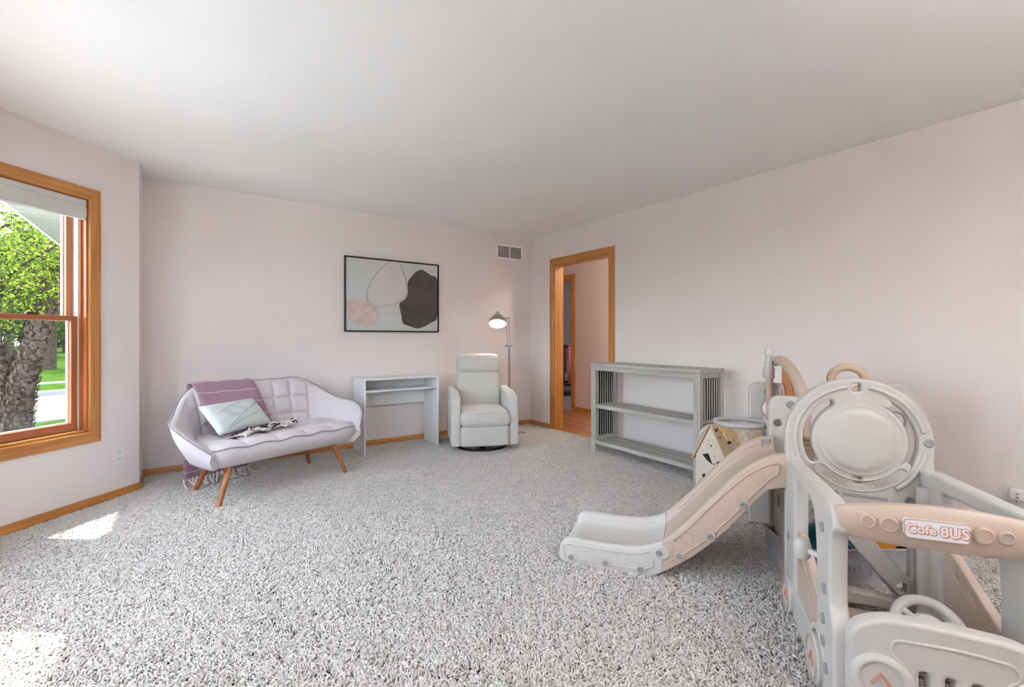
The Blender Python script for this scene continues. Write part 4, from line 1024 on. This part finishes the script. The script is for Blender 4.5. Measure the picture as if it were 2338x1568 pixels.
MB().mesh(t1w, XF((ac-.0345, bs-.0062, .608), (1, 0, 0), (0, 0, 1), (0, -1, 0))).mesh(t2w, XF((ac+.0365, bs-.0062, .607), (1, 0, 0), (0, 0, 1), (0, -1, 0))).build('lettering', mw_, SG, smooth=0)

# bus: front panel, slightly bowed
fo = rpoly([(.028, 0, .01), (.478, 0, .01), (.478, .290, .05), (.40, .350, .10), (.25, .370, .2), (.10, .364, .10), (.028, .315, .05)], 8)
slots = [rpoly([(x-.010, .085, .009), (x+.010, .085, .009), (x+.011, .242-k*.002, .009), (x-.011, .242-k*.002, .009)], 4) for k, x in enumerate((.190, .244, .298))]
FPm = curve_mesh([fo]+slots, .05, .011, 3)
# subdivide so that it can bow
bmx = bmesh.new(); bmx.from_mesh(FPm); bmesh.ops.triangulate(bmx, faces=bmx.faces)
for k in range(18):
    x = .03+.025*k; bmesh.ops.bisect_plane(bmx, geom=bmx.verts[:]+bmx.edges[:]+bmx.faces[:], plane_co=(x, 0, 0), plane_no=(1, 0, 0))
bmx.to_mesh(FPm); bmx.free()
def bow(a): t = (a-.253)/.25; return -.690-.035*(1-t*t)
mb = MB().mesh(FPm, FAB(0)); mb.v = [(x, y+bow(x), z) for x, y, z in mb.v]
FP = mb.build('front_panel', M_PLW, PS, smooth=40)
for a in (.100, .406):
    dn = math.atan(.035*2*(a-.253)/.25**2)
    hl = MB().lathe([(.072, -.004), (.066, .006), (.056, .012), (.050, .010), (.047, .004), (.001, .004)], 36, m=Matrix.Rotation(PI/2, 4, 'X')).build('headlight', M_PLW, FP, smooth=60)
    hl.location = (a, bow(a)-.025, .196); hl.rotation_euler = (0, 0, dn)
    if a < .2: MB().tube([(-.024, -.0045, -.014), (-.004, -.0045, .018), (.022, -.0045, -.020)], .0060, n=8, flat=.5).build('chevron_mark', M_TAN, hl)
    else: MB().tube([(-.022, -.0045, -.020), (.004, -.0045, .018), (.024, -.0045, -.014)], .0060, n=8, flat=.5).build('chevron_mark', M_TAN, hl)
rl = rpoly([(.150, .11, .02), (.150, .252, .02), (.120, .268, .02), (.122, .312, .03), (.25, .322, .2), (.37, .304, .05), (.385, .266, .02), (.355, .252, .02), (.355, .11, .02)], 6)
ridge('raised_rim', [(x, bow(x)-.024, z) for x, z in rl], .005, FP, M_PLW, closed=True)
# steering wheel on its column
swm = Matrix.Translation((.255, -.600, .285)) @ Matrix.Rotation(rad(48), 4, 'X')
SW = MB().tube([swm @ Vector((.078*math.cos(2*PI*k/40), .078*math.sin(2*PI*k/40), 0)) for k in range(40)], .0145, n=12, closed=True).build('steering_wheel', M_PLW, PS, smooth=180)
MB().lathe([(.036, -.02), (.044, .002), (.036, .014), (.001, .018)], 24, m=swm).build('steering_hub', M_PLW, SW)
for q in (20, 140, 260): MB().tube([swm @ Vector((.03*math.cos(rad(q)), .03*math.sin(rad(q)), 0)), swm @ Vector((.076*math.cos(rad(q)), .076*math.sin(rad(q)), 0))], .011, n=8).build('steering_spoke', M_PLW, SW)
MB().tube([swm @ Vector((0, 0, .0)), (.255, -.690, .24)], .018, n=12).build('steering_column', M_PLW, SW)
box('bus_floor_bar', .05, .455, -.36, -.02, .0, .03, M_PLT, PS, bevel=.008)

# ------------------------------------------------------------------ toys under the platform
def L2W(a, b, z=0): return Vector((TO[0]+.55*a+.835*b, TO[1]-.835*a+.55*b, z))
tp = L2W(.075, .165); TB = thing('toy_storage_tray', 'lavender grey plastic toy tray under the play set platform', 'tray', (tp.x, tp.y, 0), TR+math.atan2(.56, .83)*.62)
tw, td, thh = .60, .24, .165
ou = []
for z, g in ((-.006, 0), (.0, .0), (.02, .004), (thh-.012, .018), (thh, .022)): ou.append([(x, y, z) for x, y in rpoly([(-g, -g, .03), (tw+g, -g, .03), (tw+g, td+g, .03), (-g, td+g, .03)], 4)])
for z, g in ((thh, .010), (.088, .0), (.080, -.006)): ou.append([(x, y, z) for x, y in rpoly([(-g, -g, .03), (tw+g, -g, .03), (tw+g, td+g, .03), (-g, td+g, .03)], 4)])
MB().loft(ou).build('body', M_LAV, TB, smooth=50)
MB().tube([(x, y, thh) for x, y in rpoly([(-.022, -.022, .03), (tw+.022, -.022, .03), (tw+.022, td+.022, .03), (-.022, td+.022, .03)], 4)], .007, n=8, closed=True).build('rim', M_LAV, TB)
me = text_mesh('alite', .075, .006, .001); MB().mesh(me, XF((.22, -.013, .085), (1, 0, 0), (0, .12, 1), (0, -1, .12))).build('embossed_text', M_LAV, TB, smooth=0)
ridge('text_frame', [(.22+x, -.013-z*.09, .082+z) for x, z in rpoly([(-.11, -.042, .015), (.11, -.042, .015), (.11, .042, .015), (-.11, .042, .015)], 4)], .0025, TB, M_LAV, closed=True)
def TBL(x, y, z): 
    c, s = math.cos(TB.rotation_euler.z), math.sin(TB.rotation_euler.z); return (tp.x+c*x-s*y, tp.y+s*x+c*y, z)
def toy_car(name, label, cat, x, y, z, rot, L, W, H, body, cab, wheelc):
    t = thing(name, label, cat, TBL(x, y, z), TB.rotation_euler.z+rot); r = H*.26
    prof = rpoly([(-L/2, r*.7, .01), (L/2, r*.7, .01), (L/2, H*.50, .015), (L*.28, H*.55, .015), (L*.12, H, .02), (-L*.30, H, .02), (-L*.46, H*.55, .015), (-L/2, H*.5, .01)], 4)
    me = curve_mesh([prof], W, .006, 2); MB().mesh(me, XF((0, 0, 0), (1, 0, 0), (0, 0, 1), (0, -1, 0))).build('body', body, t)
    wn = [rpoly([(-L*.26, H*.60, .006), (L*.17, H*.60, .006), (L*.08, H*.90, .008), (-L*.24, H*.90, .008)], 3)]
    me = curve_mesh(wn, W+.003, .001); MB().mesh(me, XF((0, 0, 0), (1, 0, 0), (0, 0, 1), (0, -1, 0))).build('window', cab, t)
    for sx in (-.30, .30):
        for sy in (-1, 1):
            o = MB().lathe([(r, -.010), (r, .008), (r*.8, .010), (r*.5, .006), (.001, .006)], 20, m=Matrix.Rotation(-sy*PI/2, 4, 'X')).build('wheel', wheelc, t); o.location = (L*sx, sy*W*.48, r)
    return t
M_TIRE = mat('tire_black', srgb(34, 32, 32), .6)
toy_car('toy_car', 'teal blue toy car in the tray under the bus', 'toy car', .19, .11, .0805, .25, .22, .12, .135, mat('car_teal', srgb(52, 128, 150), .35), mat('car_glass', srgb(26, 24, 26), .2), M_TIRE)
toy_car('toy_truck', 'orange yellow toy truck with black wheels in the tray', 'toy truck', .46, .105, .0805, 2.9, .22, .13, .165, mat('truck_orange', srgb(222, 150, 60), .4), mat('truck_glass', srgb(140, 90, 50), .3), M_TIRE)
pg = L2W(.10, .58); PG = thing('toy_bird', 'small orange and black plush bird lying under the platform', 'toy', (pg.x, pg.y, -.008), .4)
cushion('body', -.035, .035, -.03, .03, 0, .075, .028, PG, mat('bird_black', srgb(40, 36, 40), .8), .003, 8); cushion('belly', -.026, .026, -.037, -.02, .008, .055, .012, PG, mat('bird_orange', srgb(214, 92, 48), .7), .003, 6)
cushion('head', -.024, .024, -.028, .02, .070, .112, .019, PG, mat('bird_white', srgb(232, 226, 222), .8), .002, 6); MB().lathe([(.008, 0), (.001, .022)], 8, m=Matrix.Rotation(PI/2, 4, 'X')).build('beak', MATS['bird_orange'], PG).location = (0, -.028, .09)
# lavender striped bucket standing on the rear platform
bk = L2W(.425, .68); BK = thing('toy_bucket', 'lavender striped toy bucket behind the round arch panel', 'bucket', (bk.x, bk.y, .4535), TR)
MB().lathe([(.06, 0), (.062, .004), (.080, .30), (.084, .305), (.080, .305), (.060, .01), (.001, .01)], 28).build('body', mat('bucket_lavender', srgb(150, 136, 162), .5), BK)
for k in range(3): MB().tube([((.0645+.0135*(.3+k*.25))*math.cos(2*PI*j/32), (.0645+.0135*(.3+k*.25))*math.sin(2*PI*j/32), .09+k*.075) for j in range(32)], .007, n=6, closed=True).build('stripe', M_PLW, BK)

# ------------------------------------------------------------------ printed cardboard play house
HS = thing('toy_playhouse', 'small beige printed toy playhouse beside the grey bookshelf', 'toy house', (3.0, 1.80, 0), rad(-96))
# local x = to the right seen from the room (-Y), local y = depth towards the wall
M_CARD = mat('house_card', srgb(224, 210, 190), .7); M_CARD2 = mat('house_roof', srgb(204, 180, 148), .7); M_INK = mat('ink_black', srgb(30, 26, 26), .7); M_LINE = mat('ink_line', srgb(120, 108, 100), .7)
gw, gh, ge, gd = .125, .515, .285, .20
gb = [(-gw, -.012), (gw, -.012), (gw, ge), (0, gh), (-gw, ge)]
me = curve_mesh([gb], gd, .0); MB().mesh(me, XF((0, gd/2, 0), (1, 0, 0), (0, 0, 1), (0, -1, 0))).build('body', M_CARD, HS, smooth=0)
sl = math.atan2(gh-ge, gw)
for sx in (1, -1):
    n = Vector((sx*math.sin(sl), 0, math.cos(sl))); u = Vector((sx*math.cos(sl), 0, -math.sin(sl)))
    Lr = gw/math.cos(sl)+.04; p0 = Vector((0, 0, gh+.004))
    q = MB(); c8 = [p0+u*s+Vector((0, y, 0))+n*k for k in (0, .010) for y in (-.014, gd+.01) for s in (0, Lr)]
    q.add(c8, [(0, 2, 3, 1), (4, 5, 7, 6), (0, 1, 5, 4), (2, 6, 7, 3), (0, 4, 6, 2), (1, 3, 7, 5)]); R_ = q.build('roof_panel', M_CARD2, HS, smooth=0)
    if sx == 1:
        def rp_(s, y): return p0+u*s+Vector((0, y, 0))+n*.0108
        rs = random.Random(11)
        for k in range(15):
            s, y, r = rs.uniform(.03, Lr-.03), rs.uniform(.01, gd-.02), rs.uniform(.004, .013); m_ = rs.randint(3, 5); ph = rs.uniform(0, 6)
            MB().add([rp_(s+r*math.cos(ph+2*PI*j/m_), y+r*1.3*math.sin(ph+2*PI*j/m_)) for j in range(m_)], [tuple(range(m_))]).build('printed_mark', M_INK, R_, smooth=0)
        MB().tube([rp_(.05, .06), rp_(.05, .10), rp_(.09, .10), rp_(.09, .06)], .0012, n=4, closed=True, flat=.3).build('printed_line', M_INK, R_)
    else:
        sc_ = []
        for k in range(5):
            c = p0+u*(.02+k*.042)+n*.014; sc_.append(c)
        MB().tube([p0+u*(.012)+Vector((0, -.004, 0))+n*.012, p0+u*.09+Vector((0, -.004, 0))+n*.030, p0+u*.19+Vector((0, -.004, 0))+n*.012], [.012, .020, .010], n=8).build('roof_trim', M_PLW, R_, smooth=180)
def prt(pts, m=None, nm='printed_mark', par=None): MB().add([(x, -.0006, z) for x, z in pts], [tuple(range(len(pts)))]).build(nm, m or M_INK, par or HS, smooth=0)
def pln(pts, r=.0011, closed=False, m=None): MB().tube([(x, -.0006, z) for x, z in pts], r, n=4, closed=closed, flat=.3).build('printed_line', m or M_LINE, HS)
pln(circ(.005, .380, .036, 24), closed=True); prt(circ(.002, .374, .008, 8, .006)); prt(circ(-.010, .392, .003, 6)); prt(circ(.014, .392, .003, 6)); pln([(.002, .368), (.002, .36), (-.006, .356)])
prt([(-.070, .300), (-.020, .318), (.015, .245), (-.030, .265)]); pln(circ(-.012, .255, .012, 12), closed=True)
prt([(.040, .262), (.066, .285), (.062, .255)]); prt([(.02, .25), (.032, .262), (.026, .24)]); prt([(-.075, .150), (-.052, .172), (-.036, .142), (-.058, .135)]); prt([(-.09, .12), (-.08, .13), (-.085, .115)])
prt([(.05, .16), (.07, .19), (.085, .15)]); prt([(-.02, .08), (.0, .11), (.02, .07)]); prt([(.03, .31), (.036, .318), (.034, .30)])
pln([(-.06, .345), (-.03, .352), (-.035, .325), (-.065, .318)], closed=True); pln([(.05, .29), (.08, .32)]); pln([(.07, .30), (.095, .31)]); pln([(-.055, .25), (-.055, .21)]); pln([(-.01, .20), (.03, .225), (.02, .19)]); pln([(.0, .31), (.03, .30), (.045, .27)])
for x, z in ((-.098, .24), (-.095, .175), (-.1, .10)): prt(circ(x, z, .007, 10), mat('ink_lilac', srgb(196, 184, 200), .7))

# ------------------------------------------------------------------ crib seen through the far door
cb = Vector((6.05, 6.95, 0)); CR = thing('crib', 'black crib in the far bedroom seen through both doorways', 'crib', (cb.x, cb.y, 0), rad(-28))
M_CRIB = mat('crib_black', srgb(36, 33, 38), .5)
for x in (-.6, .6):
    for y in (-.33, .33): box('post', x-.03, x+.03, y-.03, y+.03, 0, 1.02, M_CRIB, CR, bevel=.004)
for y in (-.33, .33):
    box('rail', -.57, .57, y-.018, y+.018, .93, .99, M_CRIB, CR); box('rail', -.57, .57, y-.018, y+.018, .20, .27, M_CRIB, CR)
    for k in range(11): x = -.5+k*.1; box('slat', x-.012, x+.012, y-.009, y+.009, .27, .93, M_CRIB, CR)
for x in (-.6, .6): box('end_panel', x-.012, x+.012, -.30, .30, .20, .98, M_CRIB, CR)
box('mattress', -.57, .57, -.31, .31, .30, .42, mat('mattress_white', srgb(226, 222, 222), .8), CR, bevel=.02)
BLK = thing('crib_blanket', 'pink blanket hanging over the black crib rail', 'blanket', (cb.x, cb.y, 0), rad(-28))
R = [(-.352, .26), (-.356, .60), (-.355, .96), (-.338, 1.0), (-.318, .995), (-.305, .90), (-.303, .70)]
pts = []
for (y, z) in R: pts.append([(x, y+.006*math.sin(x*40), z) for x in [(.17+.026*i) for i in range(16)]])
MB().loft(pts, caps=False, closed_ring=False).build('cloth', mat('pink_blanket', srgb(206, 122, 132), .9, var=.1, vscale=30), BLK, smooth=180, solid=.006)

# ------------------------------------------------------------------ outdoors, beyond the bay window
ZG = -.62
rs = random.Random(21)
M_GRASS = mat('lawn', srgb(42, 60, 20), .95, spec=0, var=.35, vscale=3, bump=.6, bscale=30, bdist=.05)
M_ROAD = mat('asphalt', srgb(112, 109, 106), .9, spec=0, var=.08, vscale=6)
M_CONC = mat('concrete', srgb(112, 109, 105), .85, spec=0, var=.06, vscale=4)
def strip(name, y0, y1, z0, z1, m):
    """slab of ground between two rows of the photograph at column 70, running along the street"""
    d = Vector((.87, .49, 0)).normalized(); n = Vector((-d.y, d.x, 0))
    k0, k1 = [ground(70, y, ZG).dot(n) for y in (y0, y1)]
    v = [(d*s_+n*k) for k, s_ in ((k0, -45), (k0, 45), (k1, 45), (k1, -45))]; v = [(p.x, p.y, z) for z in (z0, z1) for p in v]
    return MB().add(v, [(0, 3, 2, 1), (4, 5, 6, 7), (0, 1, 5, 4), (1, 2, 6, 5), (2, 3, 7, 6), (3, 0, 4, 7)]).build(name, m, smooth=0, kind='structure')
MB().add([(-90, -30, ZG), (60, -30, ZG), (60, 160, ZG), (-90, 160, ZG)], [(0, 1, 2, 3)]).build('lawn', M_GRASS, smooth=0, kind='structure')
MB().add([(-7, -6, ZG+.02), (-1.0, -6, ZG+.02), (-1.0, 4.2, ZG+.02), (-7, 4.2, ZG+.02)], [(0, 1, 2, 3)]).build('bounce_slab', mat('bounce_pale', srgb(212, 210, 206), .85, var=.05, vscale=4), smooth=0, kind='structure')  # unseen pale slab, added to bounce sunlight up onto the ceiling
strip('street', 967, 908, ZG-.05, ZG+.02, M_ROAD)
strip('curb', 908, 904.5, ZG-.05, ZG+.14, M_CONC)
strip('sidewalk', 880, 876.5, ZG-.05, ZG+.04, M_CONC)
P0, P1 = ground(0, 838, ZG), ground(42, 832, ZG); P2, P3 = ground(24, 793, ZG), ground(0, 786, ZG)
MB().add([(p.x, p.y, ZG+.03) for p in (P0+Vector((-14, 2, 0)), P1, ground(46, 812, ZG), P2, P3, P3+Vector((-30, 0, 0)))], [(0, 1, 2, 3, 4, 5)]).build('side_street', M_ROAD, smooth=0, kind='structure')

def leaf_mat(name, c1, c2):
    m = bpy.data.materials.new(name); m.use_nodes = True; t = m.node_tree; b = t.nodes['Principled BSDF']; b.inputs['Roughness'].default_value = .6; b.inputs['Specular IOR Level'].default_value = .1
    g = t.nodes.new('ShaderNodeNewGeometry'); r = t.nodes.new('ShaderNodeMix'); r.data_type = 'RGBA'; r.inputs[6].default_value = c1; r.inputs[7].default_value = c2
    t.links.new(g.outputs['Random Per Island'], r.inputs[0]); t.links.new(r.outputs[2], b.inputs['Base Color'])
    tr = t.nodes.new('ShaderNodeBsdfTranslucent'); t.links.new(r.outputs[2], tr.inputs[0]); x = t.nodes.new('ShaderNodeMixShader'); x.inputs[0].default_value = .4
    o = t.nodes['Material Output']; t.links.new(b.outputs[0], x.inputs[1]); t.links.new(tr.outputs[0], x.inputs[2]); t.links.new(x.outputs[0], o.inputs[0]); return m
LEAF1 = leaf_mat('leaf_bright', srgb(52, 78, 14), srgb(130, 142, 44)); LEAF2 = leaf_mat('leaf_deep', srgb(22, 46, 16), srgb(56, 84, 30)); LEAF3 = leaf_mat('leaf_yellow', srgb(90, 98, 36), srgb(140, 140, 70)); LEAF4 = leaf_mat('leaf_juniper', srgb(44, 64, 50), srgb(84, 100, 76))
M_BARK = mat('bark', srgb(58, 48, 41), .9, spec=0, var=.45, vscale=14, bump=1, bscale=24, bdist=.05, stretch=(1, 1, .6), detail=8)
M_FLAKE = mat('bark_flake', srgb(84, 70, 61), .9, spec=0, var=.3, vscale=20)
def leaves(name, pts, size, m, parent, n2=1):
    g = np.random.default_rng(len(pts)+7); N = len(pts); P = np.array(pts, float)
    u = g.normal(size=(N, 3)); u /= np.linalg.norm(u, axis=1)[:, None]; w = g.normal(size=(N, 3)); w -= (w*u).sum(1)[:, None]*u; w /= np.linalg.norm(w, axis=1)[:, None]
    s = g.uniform(.6, 1.3, N)[:, None]*size
    V = np.stack([P-u*s, P+w*s*.45, P+u*s, P-w*s*.45], 1).reshape(-1, 3)
    me = bpy.data.meshes.new(name); me.vertices.add(4*N); me.vertices.foreach_set('co', V.astype(np.float32).ravel())
    me.loops.add(4*N); me.loops.foreach_set('vertex_index', np.arange(4*N, dtype=np.int32)); me.polygons.add(N); me.polygons.foreach_set('loop_start', np.arange(0, 4*N, 4, dtype=np.int32)); me.update(calc_edges=True)
    o = finish(name, me, m, parent, 0); o['kind'] = 'stuff'; return o
SUNH = Vector((-sdir.x, -sdir.y, -sdir.z)).normalized()
def in_sun_path(p):
    # keep the boughs out of the sunlight that falls into the bay
    for c in (Vector((-.55, 3.5, .3)), Vector((-.5, 2.4, .3))):
        v = Vector(p)-c; d = v.dot(SUNH)
        if d > 0 and (v-SUNH*d).length < 1.1: return True
    return False
def main_tree():
    t = thing('birch_tree', 'forked flaky barked birch tree right outside the bay window', 'tree', tuple(atdepth(28, 1010, 7.0).xy)+(ZG,))
    o = t.location.copy(); L_ = lambda p: tuple(Vector(p)-o)
    def at(x, y, d): return L_(atdepth(x, y, d))
    trunk = MB(); paths = [([at(24, 1020, 7), at(28, 960, 7), at(42, 900, 7)], [.26, .22, .19]),
             ([at(36, 930, 7), at(52, 870, 7.0), at(72, 800, 7.05), at(92, 735, 7.1), at(112, 690, 7.15), at(140, 645, 7.2), at(190, 590, 7.4), at(230, 500, 7.6)], [.17, .165, .15, .14, .13, .12, .10, .07]),
             ([at(30, 930, 7), at(8, 880, 7.0), at(-12, 810, 6.95), at(-40, 700, 6.9), at(-80, 560, 6.8)], [.16, .14, .12, .10, .07])]
    for P, r in paths:
        q = spline(P, 5); rr = [spline([(a, 0) for a in r], 5)[i].x for i in range(len(q))]; trunk.tube(q, [a*(1+rs.uniform(-.06, .06)) for a in rr], n=12)
    tk = trunk.build('trunk', M_BARK, t, smooth=60)
    fl = MB()
    for P, r in paths:
        q = spline(P, 26); rr = spline([(a, 0) for a in r], 26)
        for i in range(2, len(q)-2):
            for k in range(9):
                a = rs.uniform(0, 2*PI); d = (q[i+1]-q[i]).normalized(); s = Vector((1, 0, 0)).cross(d).normalized(); w = d.cross(s)
                nn = s*math.cos(a)+w*math.sin(a); c = q[i]+nn*(rr[i].x+.006); tg = d.cross(nn); z = rs.uniform(.008, .032); y = rs.uniform(.010, .036)
                fl.add([c-tg*y-d*z, c+tg*y-d*z+nn*.01, c+tg*y*.8+d*z+nn*.03, c-tg*y+d*z+nn*.012], [(0, 1, 2, 3)])
    fk = fl.build('bark_flakes', M_FLAKE, t, smooth=0); fk['kind'] = 'stuff'
    br = MB(); pts = []
    starts = [(112, 690, 7.15), (140, 645, 7.2), (190, 590, 7.4), (-20, 790, 6.95), (-40, 700, 6.9), (-80, 560, 6.8)]
    ends = [(20, 560), (60, 500), (100, 470), (-30, 600), (130, 560), (40, 620), (90, 610), (10, 500), (70, 650), (-60, 540), (120, 660), (150, 500), (0, 660), (30, 690), (200, 480), (-20, 460)]
    for i, e in enumerate(ends):
        s = starts[i % len(starts)]; dd = s[2]+rs.uniform(-.9, 1.2)
        P = [at(*s), at((s[0]*.55+e[0]*.45)+rs.uniform(-12, 12), (s[1]*.6+e[1]*.4)-25, (s[2]+dd)/2), at(e[0], e[1], dd)]
        q = spline(P, 6); br.tube(q, [.032*(1-.8*k/len(q)) for k in range(len(q))], n=6)
        for k in range(2, len(q)):
            for _ in range(2):
                a = q[k]; b_ = a+Vector((rs.uniform(-.5, .5), rs.uniform(-.5, .5), rs.uniform(-.45, .3))); br.tube([a, (a+b_)/2+Vector((0, 0, .05)), b_], [.008, .005, .003], n=4)
                for _ in range(26):
                    f = rs.random(); c = a.lerp(b_, f)+Vector((rs.gauss(0, .13), rs.gauss(0, .13), rs.gauss(0, .11)))
                    if not in_sun_path(c+o): pts.append(tuple(c))
    br.build('branches', M_BARK, t, smooth=60)
    leaves('foliage', pts, .034, LEAF1, t)
main_tree()
def far_tree(label, px, py, d, h, cr, m, n, size, trunk_r=.2, low=.3):
    b = atdepth(px, py, d); t = thing('leafy_tree', label, 'tree', (b.x, b.y, ZG), group=None)
    MB().tube([(0, 0, -.05), (.05, 0, h*.35), (-.05, .05, h*.8)], [trunk_r*1.15, trunk_r, trunk_r*.4], n=10).build('trunk', M_BARK, t, smooth=60)
    pts = []
    blobs = [(rs.gauss(0, cr*.5), rs.gauss(0, cr*.5), rs.uniform(h*low, h), rs.uniform(cr*.3, cr*.55)) for _ in range(16)]
    while len(pts) < n:
        x, y, z, r = rs.choice(blobs); v = Vector((rs.gauss(0, 1), rs.gauss(0, 1), rs.gauss(0, 1))).normalized()*r*rs.uniform(.7, 1.02); p = (x+v.x, y+v.y, z+v.z*.8)
        if p[2] > .6: pts.append(p)
    leaves('foliage', pts, size, m, t)
far_tree('dark green maple with a straight grey trunk across the street', 113, 842, 26, 7, 2.6, LEAF2, 9000, .16, .26, .42)
far_tree('tall deep green tree filling the view left of the birch', 20, 800, 40, 8.5, 4.2, LEAF2, 10000, .24, .3, .25)
far_tree('yellow green ornamental tree beside the side street', 62, 790, 72, 10, 4.0, LEAF3, 8000, .22, .2, .12)
far_tree('broad pale green tree at the far end of the street', -190, 790, 50, 13, 5.5, LEAF1, 9000, .3, .3, .2)
far_tree('round green tree behind the maple trunk', 150, 800, 56, 10, 4.6, LEAF2, 9000, .24, .3, .08)
far_tree('low dark tree at the street bend', 95, 800, 88, 11, 6, LEAF2, 7000, .3, .3, .05)
def shrub(label, px, py, d, r, h, m, n, size):
    b = atdepth(px, py, d); t = thing('shrub', label, 'shrub', (b.x, b.y, ZG)); st = MB(); pts = []
    for k in range(16):
        a = rs.uniform(0, 2*PI); q = r*rs.uniform(.3, 1); e = Vector((q*math.cos(a), q*math.sin(a), h*rs.uniform(.45, 1))); st.tube([(0, 0, -.02), (e.x*.4, e.y*.4, e.z*.6), tuple(e)], [.014, .009, .004], n=5)
        for _ in range(n//16):
            f = rs.uniform(.25, 1.05); c = Vector((e.x*(.4 if f < .5 else f), e.y*(.4 if f < .5 else f), e.z*f)); pts.append((c.x+rs.gauss(0, r*.1), c.y+rs.gauss(0, r*.1), max(.02, c.z+rs.gauss(0, h*.07))))
    st.build('stems', M_BARK, t); leaves('foliage', pts, size, m, t)
shrub('wispy grey green juniper at the lower window corner', 118, 985, 5.9, .30, .52, LEAF4, 2600, .035)
shrub('low blue green juniper below the birch fork', 58, 1010, 5.0, .36, .36, LEAF4, 3200, .035)
shrub('dense low juniper at the left window edge', -6, 1010, 6.1, .36, .45, LEAF4, 3200, .035)
for o_ in bpy.data.objects:
    if o_.name.startswith('leafy_tree') and o_.parent is None: o_['group'] = 'trees across the street'
    if o_.name.startswith('shrub') and o_.parent is None: o_['group'] = 'junipers outside the bay'
